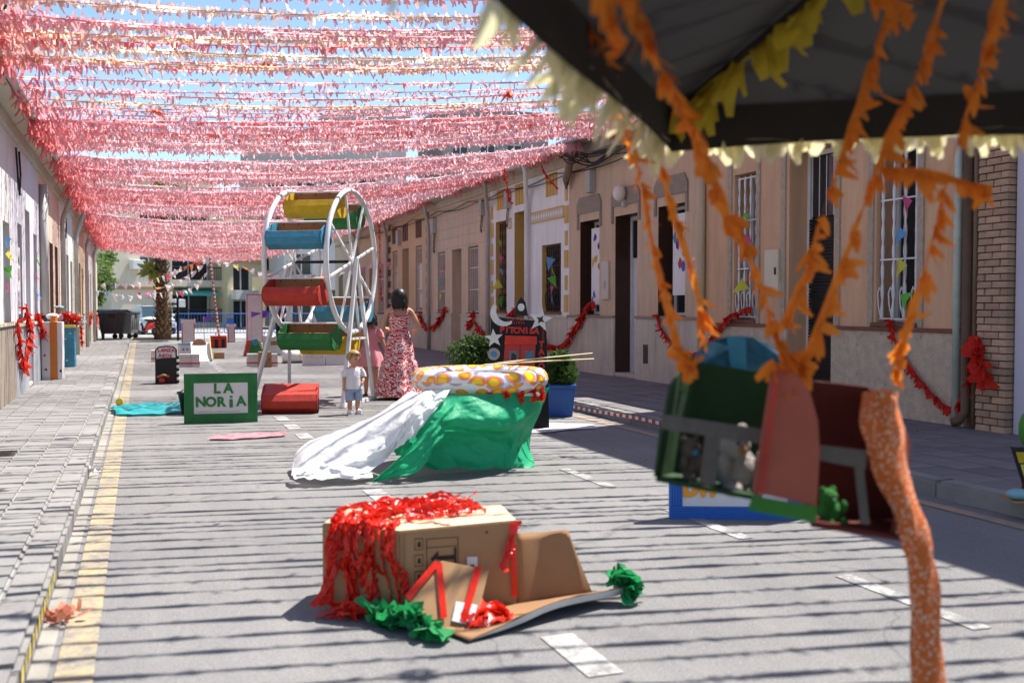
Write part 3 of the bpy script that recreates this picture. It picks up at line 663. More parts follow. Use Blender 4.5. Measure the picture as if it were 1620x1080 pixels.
for z in (.35, 3.25, 6.3):
    MB().box(1.9, 5.2, 72.2, 73.19, z - .45, z).build('balcony_slab', m_cr, bb); rl = MB()
    for i in range(23): rl.box(1.95 + i * .145, 1.97 + i * .145, 72.24, 72.27, z, z + .85)
    rl.box(1.9, 5.2, 72.22, 72.29, z + .85, z + .92); rl.build('balcony_railing', m_iron, bb)
aw = MB()
for i in range(14): aw.quad((2.3 + i * .19, 73.1, 2.72), (2.49 + i * .19, 73.1, 2.72), (2.49 + i * .19, 72.0, 2.38), (2.3 + i * .19, 72.0, 2.38)); aw.quad((2.3 + i * .19, 72.0, 2.38), (2.49 + i * .19, 72.0, 2.38), (2.49 + i * .19, 71.99, 2.18), (2.33 + i * .19, 71.99, 2.18))
aw.build('awning', mat('turquoise_awning', (.10, .42, .36), .7, .1), bb)
MB().box(1.8, 2.5, 71.8, 72.15, 1.4, 1.95).build('air_conditioner', m_white, bb, bevel=.03)
bc = block('bay_block', 'yellow cream building with white window bay behind striped pole', 5.2, 7.9, 71.5, 7.2, mat('yellow_cream_render', (.70, .62, .40), .9, .06, .4), [(5.6, 6.95, 2.6, 4.2), (5.6, 6.95, .0, 1.9)])
MB().box(5.18, 7.92, 71.42, 71.52, 4.5, 4.75).build('brown_band', mat('terracotta_band', (.42, .24, .14)), bc); MB().box(5.45, 7.1, 70.9, 71.48, 1.95, 2.58).build('bay_base', m_white, bc)
MB().box(5.1, 6.3, 70.8, 71.4, 5.2, 6.1).build('awning', mat('mint_awning', (.30, .62, .50), .7, .1), bc)
RM = Matrix.Translation((1.75, 72.5, 0)) @ Matrix.Rotation(R(27), 4, 'Z') @ Matrix.Diagonal((1.12, 1, 1, 1)) @ Matrix.Translation((-1.75, -72.5, 0))
for b_ in (ba, bb, bc): b_.matrix_local = RM
bd = block('grey_block', 'tall grey apartment block rising behind the paper garlands', 7.9, 20.0, 80, 14.6, m_gr, [(9 + i * 2.4, 10.4 + i * 2.4, z, z + 1.4) for i in range(4) for z in (1, 4.2, 7.4, 10.6)])
MB().box(14.2, 20.6, 81, 88, 14.96, 17.2).build('penthouse', m_gr, bd)
be = block('far_grey_block', 'dark grey block at right behind the garlands', 23.6, 33, 82, 17.6, mat('dark_grey_render', (.24, .225, .22), .9, .1, .3), [(24.5 + i * 2.4, 25.9 + i * 2.4, z, z + 1.4) for i in range(3) for z in (7.4, 10.6, 13.8)])
bf = block('pale_corner_block', 'pale low block with maroon shopfront past the white tower', 8.6, 16.0, 66.5, 5.6, mat('pale_grey_block_render', (.50, .49, .48), .9, .07, .4), [(9.1, 10.4, .1, 2.6), (11.3, 12.6, .1, 2.6), (9.1, 10.4, 3.5, 4.9), (13.5, 14.8, .1, 2.6)])
MB().box(8.7, 10.9, 66.3, 66.49, 2.75, 3.25).build('shop_fascia', mat('maroon_paint', (.13, .03, .03), .6, .1), bf)
bg = block('end_white_block', 'white block far behind the ferris wheel', 16.0, 24, 70, 8.0, m_wht, [(17, 18.4, 1, 3), (19.6, 21, 1, 3), (17, 18.4, 4.5, 6.2), (19.6, 21, 4.5, 6.2)])

# ------------------------------------------------------------ tissue-paper garlands over the street
GC = {'pink': (.97, .56, .58), 'pale pink': (.97, .67, .68), 'salmon': (.96, .41, .39), 'peach': (.96, .66, .50), 'cream peach': (.97, .80, .68), 'shaded end red': (.78, .13, .14)}
XA, XB = XL + .28, XR - .30
HB = [(6, 'lavender house'), (14.1, 'peach house'), (19.47, 'beige house'), (24.56, 'white and ochre house'), (30.3, 'pink beige house'), (35.8, 'tan house'), (99, 'farthest right houses')]
def garland(y, colour, k, dens=1., sagx=0.):
    r = np.random.default_rng(1000 + k)
    far = max(0., (y - 19) / 23); sag = .18 + .76 * far ** 1.3 + r.uniform(-.07, .10) + sagx; zl = 4.02 + r.uniform(-.04, .05) - .12 * far; zr = 4.60 + r.uniform(-.05, .06)
    def zf(u): return zl + (zr - zl) * u - 4 * sag * u * (1 - u)
    skew = -1.35 + r.uniform(-.05, .05)
    us = np.linspace(0, 1, 25); st = MB().tube([(XA + (XB - XA) * u, y + skew * u, zf(u)) for u in us], .004, 4)
    o = st.build('paper_garland', m_string, None, fix=False)
    tag(o, f'{colour} tissue-paper garland strung across street to the ' + [n for v, n in HB if y < v][0], 'garland', 'tissue garlands over the street')
    n = int(r.integers(760, 860) * dens); u = np.sort(r.random(n)); ne = int(50 * dens); u = np.concatenate([u, r.random(ne) ** 1.5 * .14, 1 - r.random(ne) ** 1.5 * .10]); n = len(u)
    P = np.stack([XA + (XB - XA) * u, y + skew * u + r.normal(0, .006, n), zf(u) + r.normal(0, .008, n)], 1)
    near = y < 15.2; up = r.random(n) < (.5 if near else .2)
    D = np.stack([r.normal(.10, .50, n), r.normal(-.10, .22, n), np.where(up, r.uniform(.2, .9, n), -1.)], 1); D = unit(D)
    W = unit(np.stack([np.ones(n), r.normal(0, .55, n), r.normal(0, .25, n)], 1)); W = unit(W - D * (W * D).sum(1, keepdims=True)); N = np.cross(D, W)
    L = (r.uniform(.032, .08, n) if near else r.uniform(.035, .09, n)) * r.choice([1., 1., 1., 1.45], n) * np.where(up, .6, 1.) * (1 + .35 * far) * (1 + 1.6 * np.exp(-u / .04) + 1.3 * np.exp(-(1 - u) / .025)); Wd = r.uniform(.013, .032, n)
    c = np.array(GC[colour])[None] * r.uniform(.85, 1.08, (n, 1)); alt = r.random(n) < .15
    c[alt] = c[alt] * .5 + np.array(GC['pale pink']) * .5
    e = (np.exp(-u / .05) + .7 * np.exp(-(1 - u) / .03))[:, None]; c = c * (1 - .85 * e) + np.array(GC['shaded end red'])[None] * .85 * e  # both ends turn dark red: red paper plus eave shade, in the colour
    mb = MB(); petals(mb, P, D, W, L, Wd, N, L * r.normal(0, .25, n), .75, np.clip(c, 0, .95))
    if near and k % 3 == 0:   # a knotted tuft somewhere on the string
        q = r.uniform(.15, .8); m_ = 26; Pk = np.array([XA + (XB - XA) * q, y + skew * q, zf(q)])[None] + r.normal(0, .02, (m_, 3)); Dk = unit(r.normal(0, 1, (m_, 3)) + np.array([0, 0, -.3])); Wk = unit(np.cross(Dk, r.normal(0, 1, (m_, 3)))); petals(mb, Pk, Dk, Wk, r.uniform(.05, .12, m_), r.uniform(.02, .04, m_), np.cross(Dk, Wk), r.normal(0, .02, m_), .6, np.repeat(np.array([[.85, .26, .18]]), m_, 0))
    # the continuous tissue band on the string
    m = 60; ub = np.linspace(0, 1, m); rows = []; hb = r.uniform(.010, .020) if 'peach' not in colour else r.uniform(.018, .034)
    for q in ub:
        x, yy, z = XA + (XB - XA) * q, y + skew * q, zf(q); d = .024 * math.sin(q * 40 + k) + r.normal(0, .008); rows.append([(x, yy + d, z - hb), (x, yy - d, z + hb * .5)])
    mb.grid(rows); mb.c = np.concatenate([mb.c, np.repeat(np.array(GC[colour])[None], m * 2, 0)])
    mb.build('fringe', m_crepe, o, fix=False)
y = 2.6; k = 0
GAPS = [(12.4, 13.1), (18.1, 19.4), (22.0, 23.3), (28.2, 30.0)]
while y < 42.3:
    if not any(a < y < b for a, b in GAPS):
        q = random.random()
        if y < 11.8: colour = 'pink' if q < .3 else 'peach' if q < .68 else 'cream peach' if q < .9 else 'salmon'
        elif y < 16: colour = 'pink' if q < .6 else 'pale pink' if q < .8 else 'salmon' if q < .92 else 'peach'
        elif y < 26: colour = 'pale pink' if q < .4 else 'pink' if q < .88 else 'salmon'
        else: colour = 'pink' if q < .5 else 'salmon' if q < .75 else 'pale pink'
        garland(y, colour, k, .7 if y < 7.8 else .95 if y < 13 else .6 if y < 15.2 else 1.); k += 1
    y += random.uniform(.12, .23) if y > 15.2 else random.uniform(.18, .25) if y < 7.8 else random.uniform(.12, .40)
# torn strips hanging below the garlands on the right
for i, pts in enumerate([[(7.3, 20.6, 4.35), (7.34, 20.6, 4.0), (7.42, 20.55, 3.6)], [(7.85, 20.0, 4.45), (7.95, 19.8, 4.1), (8.1, 19.6, 3.85)], [(7.9, 35.5, 4.4), (7.92, 35.5, 3.0), (7.95, 35.4, 1.6)]]):
    tag(crepe('torn_streamer', bez(pts, 8), .05, m_redcrepe if i < 2 else m_redplastic, None, 40, .06, seed=i), ['rose torn paper strip hanging below garlands by white house', 'rose torn paper strip drooping beside the brown zinc pipe', 'long pink paper strip hanging down front of tan house'][i], 'streamer')

# ------------------------------------------------------------ trees
m_leaf = objrand(mat('leaf_green', (.085, .165, .035), .7, .3, 1.5, transl=.25), .15)
m_pine = mat('pine_green', (.028, .060, .020), .8, .35, .9, transl=.15)
m_bark = mat('bark', (.14, .10, .07), .95, .25, 5, .8, 18)
def leaf_cloud(centres, n, size, seed, m, name, parent, flat=.8):
    r = np.random.default_rng(seed); mb = MB(); cs = np.array([c[:3] for c in centres]); rs = np.array([c[3] for c in centres])
    i = r.integers(0, len(cs), n); d = unit(r.normal(0, 1, (n, 3))); P = cs[i] + d * (rs[i] * r.random(n) ** .35)[:, None] * np.array([1, 1, flat])
    D = unit(d * .6 + r.normal(0, .7, (n, 3))); W = unit(np.cross(D, r.normal(0, 1, (n, 3)))); N = np.cross(D, W)
    petals(mb, P, D, W, size * r.uniform(.6, 1.3, n), size * r.uniform(.4, .7, n), N, size * r.normal(0, .2, n), .25); return mb.build(name, m, parent, fix=False)
def tree(name, label, base, h, cents, n, size, m, seed, trunk_r=.18):
    t = thing(name, label, 'tree', base); mb = MB(); mb.tube([(0, 0, -.1), (.05, 0, h * .4), (-.05, .05, h * .75)], [trunk_r, trunk_r * .75, trunk_r * .4], 8)
    for c in cents: mb.tube([(0, 0, h * .45), (c[0] * .5, c[1] * .5, (h * .45 + c[2]) / 2 + .2), (c[0], c[1], c[2])], [trunk_r * .5, trunk_r * .3, trunk_r * .12], 6)
    mb.build('trunk', m_bark, t, True); leaf_cloud(cents, n, size, seed, m, 'crown', t); return t
rr = random.Random(5)
tree('pine_tree', 'dark pine crown rising behind the left house row', (-9.5, 46, 0), 12, [(rr.uniform(-4, 4), rr.uniform(-3, 3), rr.uniform(6.5, 13.5), rr.uniform(1.2, 2.0)) for _ in range(22)], 9000, .42, m_pine, 3, .3)
tree('street_tree', 'light green feathery tree behind the grey containers', (-2.6, 55, 0), 4.5, [(rr.uniform(-.6, 1.0), rr.uniform(-1, 1), rr.uniform(1.6, 3.9), rr.uniform(.4, .7)) for _ in range(14)], 3000, .18, mat('light_leaf', (.17, .26, .06), .7, .3, 1.5, transl=.4), 4, .12)
pt = thing('palm_tree', 'palm with shaggy trunk at the end of the street', 'tree', (.82, 44.2, .1))
mb = MB(); hh = 5.7
mb.tube([(0, 0, 0), (0, 0, .4), (-.02, 0, 1.4), (-.03, 0, 2.2), (-.02, 0, 3.6), (0, 0, hh)], [.36, .30, .22, .23, .24, .27], 12)
mb.build('trunk', mat('palm_trunk', (.13, .085, .055), .95, .3, 8, .9, 25), pt, True)
mb = MB(); r = np.random.default_rng(2); n = 420
u = np.linspace(0.02, 1, n); ang = np.arange(n) * 2.39996; rad = np.interp(u * hh, [0, .4, 1.4, 2.2, 3.6, hh], [.35, .3, .22, .23, .24, .27])
P = np.stack([rad * np.cos(ang), rad * np.sin(ang), u * hh], 1); O = np.stack([np.cos(ang), np.sin(ang), np.zeros(n)], 1)
D = unit(O * r.uniform(.5, 1., (n, 1)) + np.array([0, 0, 1]) * r.uniform(.3, .9, (n, 1))); W = np.stack([-np.sin(ang), np.cos(ang), np.zeros(n)], 1); petals(mb, P, D, W, r.uniform(.12, .30, n), r.uniform(.09, .16, n), np.cross(D, W), r.normal(0, .03, n), .45)
tag(mb.build('leaf_bases', mat('palm_husk', (.26, .19, .12), .95, .3, 14), pt, fix=False), kind='stuff')
frond_m = mat('palm_frond', (.13, .17, .035), .6, .25, 3, transl=.3)
for i in range(22):
    a = i * 2.4; el = R(random.uniform(-5, 70)); ln = random.uniform(1.4, 2.1); d = Vector((math.cos(a) * math.cos(el), math.sin(a) * math.cos(el), math.sin(el)))
    pts = [Vector((0, 0, hh)) + d * ln * t + Vector((0, 0, -1)) * (t * t * ln * .55) for t in np.linspace(0, 1, 12)]
    mb = MB(); mb.tube(pts, [.03 * (1 - .8 * t) for t in np.linspace(0, 1, 12)], 4); side = d.cross(Vector((0, 0, 1))).normalized()
    for q in range(1, 12):
        for sg in (-1, 1):
            for e in (0, .5):
                p = pts[q] * (1 - e) + pts[q - 1] * e; tip = p + side * sg * .42 * math.sin(math.pi * (q - .3 * e) / 13 + .25) + Vector((0, 0, -.12)) + d * .15; w = d * .02; mb.add([p - w, p + w, tip], [(0, 1, 2)])
    mb.build('frond', frond_m, pt, fix=False)
leaf_cloud([(-.42, -.2, 2.75, .2)], 34, .36, 9, mat('young_frond', (.34, .38, .07), .6, .2, 3, transl=.4), 'side_sprout', pt)

# ------------------------------------------------------------ containers, car, scooter, barriers
def container(x, y, rz, m, ml, label):
    t = thing('waste_container', label, 'container', (x, y, .12), rz, 'wheeled waste containers at the street end')
    bd = MB(); w0, w1, d0, d1 = .40, .50, .38, .46
    bd.add([(-w0, -d0, .22), (w0, -d0, .22), (w0, d0, .22), (-w0, d0, .22), (-w1, -d1, 1.05), (w1, -d1, 1.05), (w1, d1, 1.05), (-w1, d1, 1.05)], [(3, 2, 1, 0), (4, 5, 6, 7), (0, 1, 5, 4), (1, 2, 6, 5), (2, 3, 7, 6), (3, 0, 4, 7)]); b = bd.build('body', m, t, bevel=.03)
    rb = MB()
    for i in range(4): rb.box(-.33 + i * .2, -.29 + i * .2, -d1 - .0, -d0 + .02, .35, .95)
    rb.build('side_rib', m, b); MB().box(-.12, .12, -.475, -.42, .86, 1.02).build('lifting_latch', m_black, b)
    lid = MB(); lid.prism([(-.50, 1.06), (.5, 1.06), (.5, 1.1), (.3, 1.19), (-.3, 1.19), (-.5, 1.1)], 'x', -.54, .54); lid.build('lid', ml, t, bevel=.015)
    for sx in (-.33, .33):
        for sy in (-.3, .3):
            w = MB().tube([(sx - .04, sy, .1), (sx + .04, sy, .1)], .1, 12).build('wheel', m_black, t); MB().box(sx - .05, sx + .05, sy - .03, sy + .03, .1, .24).build('caster_fork', m_iron, w)
container(-1.12, 44.3, R(4), mat('container_dark', (.045, .043, .045), .6, .1, 3), mat('container_lid', (.055, .055, .058), .5, .1, 3), 'dark grey wheeled waste container, left of the pair beside the pavement')
container(-.62, 45.2, R(70), mat('container_grey', (.22, .23, .23), .6, .1, 3), mat('container_lid2', (.08, .08, .085), .5, .1, 3), 'lighter grey wheeled waste container behind the dark one')
def wheel(parent, x, y, z, r, w, axis='x'):
    e = Vector((w / 2, 0, 0)) if axis == 'x' else Vector((0, w / 2, 0)); c = Vector((x, y, z))
    ty = MB().tube([c - e, c - e * .6, c + e * .6, c + e], [r * .93, r, r, r * .93], 18).build('wheel', m_black, parent, True); MB().tube([c - e * 1.04, c + e * 1.04], r * .6, 14).build('rim', m_whitemetal, ty); return ty
car = thing('parked_car', 'white parked hatchback behind the palm trunk', 'car', (.55, 57.5, 0), R(12))
m_carw = mat('white_car_paint', (.70, .71, .72), .25, .03, 2, coat=.6)
P = []
for yy, w, zb, zh in ((-2.05, .70, .35, .62), (-1.95, .78, .28, .72), (-1.2, .83, .22, .88), (0, .85, .22, .92), (1.4, .85, .22, .93), (1.95, .78, .3, .9), (2.03, .7, .38, .8)):
    P.append([(-w * .95, yy, zb), (-w, yy, (zb + zh) / 2), (-w * .93, yy, zh), (-w * .4, yy, zh + .04), (w * .4, yy, zh + .04), (w * .93, yy, zh), (w, yy, (zb + zh) / 2), (w * .95, yy, zb)])
mb = MB().grid(P); mb.add(P[0], [tuple(range(8))]); mb.add(P[-1], [tuple(range(8))]); cb = mb.build('body', m_carw, car, True)
P = [[(-.74, -1.15, .92), (.74, -1.15, .92)], [(-.60, -.35, 1.42), (.60, -.35, 1.42)], [(-.58, 1.0, 1.45), (.58, 1.0, 1.45)], [(-.7, 1.75, .95), (.7, 1.75, .95)]]
mb = MB().grid(P); 
for sg in (0, 1): mb.add([P[i][sg] for i in range(4)], [(0, 1, 2, 3)])
mb.build('glasshouse', mat('car_glass', (.03, .05, .06), .08, 0, spec=.7), car)
MB().box(-.58, .58, -.3, .98, 1.43, 1.49).build('roof', m_carw, car, bevel=.03)
for sx in (-.56, .56): MB().box(sx - .14, sx + .14, -2.02, -1.9, .6, .72).build('headlight', m_glass, cb)
MB().box(-.25, .25, -2.09, -2.04, .42, .52).build('number_plate', m_white, cb); MB().box(-.5, .5, -2.07, -1.98, .3, .41).build('grille', m_black, cb)
for sx in (-.76, .76):
    for sy in (-1.3, 1.3): wheel(car, sx, sy, .31, .31, .2)
for sx in (-.9, .9): MB().ball((sx, -.75, 1.0), .1, 8, 6, (1, .6, .7)).build('wing_mirror', m_carw, car)
sc = thing('motor_scooter', 'red and black motor scooter parked beside the palm', 'scooter', (.15, 51.5, 0), R(-60))
for yy in (-.62, .62): wheel(sc, 0, yy, .25, .25, .11)
mb = MB().grid([[(-.13, y, z0), (-.16, y, (z0 + z1) / 2), (-.1, y, z1), (.1, y, z1), (.16, y, (z0 + z1) / 2), (.13, y, z0)] for y, z0, z1 in ((.9, .6, .7), (.6, .42, .78), (.2, .35, .72), (.0, .25, .4))]); mb.build('rear_body', mat('red_gloss', (.45, .03, .02), .3, .05, 3, coat=.4), sc, True)
mb = MB().grid([[(-.2, -.35, .25), (.2, -.35, .25)], [(-.24, -.5, .6), (.24, -.5, .6)], [(-.2, -.62, .95), (.2, -.62, .95)], [(-.08, -.68, 1.02), (.08, -.68, 1.02)]]); mb.build('leg_shield', MATS['red_gloss'], sc, True)
MB().box(-.16, .16, -.4, .1, .2, .28).build('footboard', m_black, sc, bevel=.02); MB().box(-.14, .14, .05, .8, .74, .84).build('seat', m_black, sc, bevel=.04)
MB().tube([(-.34, -.5, 1.08), (0, -.6, 1.05), (.34, -.5, 1.08)], .025, 6).build('handlebar', m_black, sc); MB().tube([(0, -.62, .25), (0, -.55, 1.05)], .05, 6).build('fork', m_black, sc)
m_bb = mat('barrier_blue', (.03, .11, .38), .5, .1, 3)
def barrier(x, y, rz, label):
    t = thing('crowd_barrier', label, 'barrier', (x, y, 0), rz, 'blue crowd barriers at the street end'); fr = MB().tube([(-1.15, 0, .12), (-1.15, 0, 1.08), (1.15, 0, 1.08), (1.15, 0, .12), (-1.15, 0, .12)], .028, 6).build('frame', m_bb, t)
    me = MB().tube([(0, 0, .12), (0, 0, 1.08)], .011, 5).mesh('upright', m_bb)
    for i in range(14): inst('upright', me, t, (-1.0 + i * .155, 0, 0))
    for sx in (-.8, .8): MB().bar((sx, -.25, .03), (sx, .25, .03), .05).build('foot', m_bb, t); MB().bar((sx, 0, .03), (sx, 0, .14), .04).build('foot_stem', m_bb, t)
    MB().box(-1.05, -.7, -.03, -.01, .2, .85).build('sign_plate', m_bb, t)
barrier(2.75, 53.9, R(-3), 'blue crowd barrier nearest the palm tree'); barrier(5.1, 53.5, R(-4), 'blue crowd barrier behind striped pole and white tower'); barrier(7.5, 53.0, R(-2), 'blue crowd barrier farthest right behind ferris wheel')
bl = thing('black_bollard_post', 'black metal post with sign bracket beside palm', 'post', (1.45, 45.2, 0)); MB().tube([(0, 0, 0), (0, 0, 1.75)], .05, 8).build('post', m_black, bl); MB().box(-.85, 0, -.03, .03, 1.5, 1.58).build('bracket', m_black, bl); MB().box(-.8, -.25, -.4, .3, .25, 1.4).build('bin_body', m_black, bl, bevel=.03)

# ------------------------------------------------------------ striped pole and bunting
px, py = 2.5, 36.6
sp = thing('striped_pole', 'red and white striped pole on a red box carrying bunting', 'pole', (px, py, 0))
top = Vector((-.25, .2, 3.15)); N_ = 40
for c_, nm in ((0, 'red_band'), (1, 'white_band')):
    mb = MB()
    for i in range(c_, N_, 2):
        a = Vector((.02, 0, .4)).lerp(top, i / N_); b = Vector((.02, 0, .4)).lerp(top, (i + 1) / N_ + .012); mb.tube([a, b], .034, 8, r1=.034)
    mb.build(nm, [mat('pole_red', (.5, .05, .05), .6, .05), m_white][c_], sp)
bx_ = MB().box(-.26, .26, -.22, .22, 0, .42).build('base_box', m_red, sp, bevel=.01)
for xx in (-.15, .08): MB().box(xx, xx + .12, -.226, -.2, .0, .3).build('black_panel', m_black, bx_)
PC = [(.75, .74, .72), (.80, .26, .05), (.62, .10, .16), (.30, .45, .65), (.70, .30, .42), (.18, .16, .35), (.72, .70, .30), (.78, .76, .76)]
PM = [mat(f'pennant_paper_{i}', c, .7, .05, 4, transl=.35) for i, c in enumerate(PC)]
pen_me = [MB().add([(-.11, 0, 0), (.11, 0, 0), (0, .012, -.26), (-.06, -.02, -.13), (.055, .02, -.12)], [(0, 1, 4, 2, 3)]).mesh('pennant', m) for m in PM]
def bunting(pts, label, step=.3, sc=1., seed=0, group=None, name='bunting', cat='bunting'):
    r = random.Random(seed); P = bez(pts, 40); t = MB().tube([tuple(p) for p in P], .006, 4).build(name, m_white, None, fix=False); tag(t, label, cat, group)
    s = [0]
    for a, b in zip(P[:-1], P[1:]): s.append(s[-1] + float(np.linalg.norm(b - a)))
    d = step * .5
    while d < s[-1]:
        i = max(j for j in range(len(s)) if s[j] <= d); i = min(i, len(P) - 2); f = (d - s[i]) / max(1e-6, s[i + 1] - s[i]); p = P[i] * (1 - f) + P[i + 1] * f; v = P[i + 1] - P[i]
        inst('pennant', pen_me[r.choices(range(8), [5, 3, 2, 2, 2, 1, 1, 5])[0]], t, tuple(p), (r.gauss(0, .5), r.gauss(0, .3), math.atan2(v[1], v[0]) + r.gauss(0, .4)), (sc * r.uniform(.8, 1.1),) * 3); d += step * r.uniform(.85, 1.2)
    return t
T_ = Vector((px, py, 0)) + top
bunting([tuple(T_), (1.6, 37.2, 2.55), (.6, 38, 2.05), (-.4, 38.5, 1.8), (-1.55, 39, 2.0)], 'paper bunting from striped pole down to left houses, lower line', seed=1)
bunting([tuple(T_), (1.3, 38.2, 2.75), (.1, 40, 2.35), (-1.5, 41, 2.25)], 'paper bunting from striped pole to left houses, upper line', seed=2)
bunting([tuple(T_), (3.4, 36, 2.75), (4.4, 35.2, 2.45), (5.6, 34.8, 2.5), (8.1, 34.2, 2.95)], 'pale paper bunting from striped pole across to right houses', seed=3)
bunting([(2.2, 37.2, 2.65), (1.7, 38.6, 2.1), (.9, 40, 1.95), (-.2, 41, 1.95)], 'short bunting in front of the palm trunk', seed=4)

# ------------------------------------------------------------ castle props at the far end of the road
m_flat = mat('painted_white_card', (.62, .59, .60), .75, .08, 2.5, dirt=((.48, .44, .47), 2.2, .58))
m_ytape = mat('yellow_tape', (.68, .55, .12), .6, .1); m_rtape = mat('red_tape', (.55, .05, .05), .5, .1)
def cardbox(name, label, cat, x, y, w, d, h, rz=0, m=m_flat, bands=(), group=None, m2=None):
    t = thing(name, label, cat, (x, y, 0), rz, group); b = MB().box(-w / 2, w / 2, -d / 2, d / 2, 0, h, .004).build('box_shell', m, t, bevel=.004)
    for z0, z1, mm, nm in bands: MB().box(-w / 2 - .004, w / 2 + .004, -d / 2 - .004, d / 2 + .004, z0, z1).build(nm, mm, b)
    return t, b
g_ = 'white boxes of the cardboard castle wall'
for i, (x, y, w, lab) in enumerate(((.98, 25.3, .30, 'white box with red stripe beside ring toss stand'), (1.20, 25.2, .17, 'narrow white box with red stripe, right of its row on left'), (.35, 27.9, .24, 'white box with red stripe half hidden behind ring toss stand'), (2.48, 24.95, .26, 'white box with red stripe left of brown carton'), (2.93, 24.75, .2, 'white box with red stripe right of brown carton'))):
    t, b = cardbox('castle_box', lab, 'box', x, y, w, .25, .30, 0, m_flat, [(.07, .105, m_rtape, 'red_tape_band')], g_)
    for xx in np.arange(-w / 2 + .03, w / 2 - .06, .1): MB().box(xx, xx + .05, -.131, -.12, .21, .235).build('yellow_dash', m_ytape, b)
t, b = cardbox('castle_box', 'white upright box with blue lid and dots', 'box', 1.14, 29.7, .32, .3, .40, R(12), m_flat, [(.37, .405, m_blue, 'blue_rim')]); MB().box(.1, .13, -.156, -.14, .02, .36).build('yellow_corner', m_ytape, b)
for xx in (-.09, .02): MB().ball((xx, -.152, .24), .03, 8, 6, (1, .3, 1)).build('blue_dot', m_blue, b)
t = thing('cardboard_slide', 'white curved cardboard slide with yellow edge', 'slide', (1.5, 28.0, 0)); w = .22
P = [[(-w - .05, yy, .02 + .46 * ((yy + .5) / 1.0) ** 2), (w - .02, yy, .0 + .46 * ((yy + .5) / 1.0) ** 2)] for yy in np.linspace(-.5, .5, 12)]
MB().grid(P).build('chute', m_white, t, True, fix=False); MB().add([(w, -.5, 0)] + [(w, yy, .06 + .5 * ((yy + .5)) ** 1.3) for yy in np.linspace(-.5, .5, 9)] + [(w, .5, 0)], [tuple(range(11))]).build('side_wall', m_white, t); MB().tube([(w, yy, .06 + .5 * ((yy + .5)) ** 1.3) for yy in np.linspace(-.5, .5, 9)], .012, 5).build('yellow_edge', m_ytape, t)
MB().prism([(.18 * math.cos(a) - .05, .40 + .16 * math.sin(a)) for a in np.linspace(0, math.pi, 10)], 'y', .42, .46).build('brown_disc', m_card_in, t); MB().box(-w, w, -.52, .5, -.01, .012).build('base', m_black, t)
cardbox('brown_carton', 'small brown carton lying under the striped pole', 'carton', 1.99, 29.0, .26, .2, .17, R(5), m_card)
t, b = cardbox('brown_carton', 'brown carton with round printed mark standing before castle wall', 'carton', 2.72, 24.55, .30, .26, .36, R(-3), m_card)
MB().prism([(.12 * math.cos(a), .15 + .1 * math.sin(a)) for a in np.linspace(math.pi, 2 * math.pi, 12)], 'y', -.134, -.128).build('printed_arc', m_card_in, b); MB().prism([(.09 + .02 * math.cos(a), .19 + .02 * math.sin(a)) for a in np.linspace(0, 6.28, 9)], 'y', -.134, -.128).build('printed_dot', m_iron, b)
t = thing('painted_card_house', 'small card house painted green, red and blue behind carton', 'card house', (3.05, 30.2, 0))
MB().prism([(-.28, 0), (.28, 0), (.16, .42), (-.16, .42)], 'y', -.15, .15).build('gable', m_green, t); MB().prism([(-.30, 0), (-.2, .0), (-.1, .46), (-.2, .46)], 'y', -.16, .16).build('red_side', m_red, t); MB().tube([(.02, -.16, .40), (.02, .16, .40)], .1, 10).build('blue_roll', m_blue, t); MB().bar((.2, -.16, .2), (.12, -.16, .4), .03).build('yellow_slat', m_yellow, t)
t, b = cardbox('castle_box', 'white box with sloping lid behind ferris wheel leg', 'box', 3.62, 30.6, .55, .4, .42, R(-8), m_flat, [(.0, .03, m_blue, 'blue_foot')]); MB().prism([(-.28, .42), (.28, .42), (-.28, .6)], 'y', -.2, .2).build('sloping_lid', m_flat, b); MB().box(-.05, .2, -.21, -.195, .3, .42).build('brown_flap', m_card_in, b)
t = thing('white_drum', 'white lying drum with yellow stripe on a black mat', 'drum', (3.6, 26.1, 0)); MB().tube([(-.27, 0, .17), (-.2, 0, .17), (.2, 0, .17), (.27, 0, .17)], [.15, .17, .17, .14], 16).build('shell', m_white, t, True); MB().tube([(.13, 0, .17), (.16, 0, .17)], .173, 16).build('yellow_stripe', m_ytape, t); MB().box(-.28, .28, -.16, .16, 0, .02).build('mat', m_black, t)
for i, x in enumerate((3.88, 4.42)):
    t, b = cardbox('castle_wall_panel', ['long low white panel with yellow dashes under ferris wheel', 'low grey white panel right of the dashed one, behind the boy'][i], 'panel', x, 24.7, .52, .12, .30, 0, m_flat)
    if i == 0:
        for q in range(4): MB().box(-.2 + q * .12, -.14 + q * .12, -.066, -.055, .2, .22).build('yellow_dash', m_ytape, b)
for lab, x, y, w, h in (('short white castle tower near palm tree', 1.65, 40.3, .46, .95), ('slim white castle tower with red edge right of striped pole', 3.4, 42.6, .28, .72), ('tall white castle tower with red outline near barriers', 4.28, 42.3, .62, 1.92)):
    t, b = cardbox('castle_tower', lab, 'tower', x, y, w, .35, h, 0, m_flat); e = MB()
    for sx in (-w / 2, w / 2 - .03): e.box(sx, sx + .03, -.182, -.17, 0, h)
    e.box(-w / 2 + .03, w / 2 - .03, -.182, -.17, h - .035, h); e.build('red_outline', m_rtape, b)
    if h < 1: MB().box(-w / 2 - .02, w / 2 + .04, -.19, .19, h * .84, h).build('battlement', m_flat, b)
purple = mat('purple_paper', (.16, .07, .42), .7, .1, transl=.3)
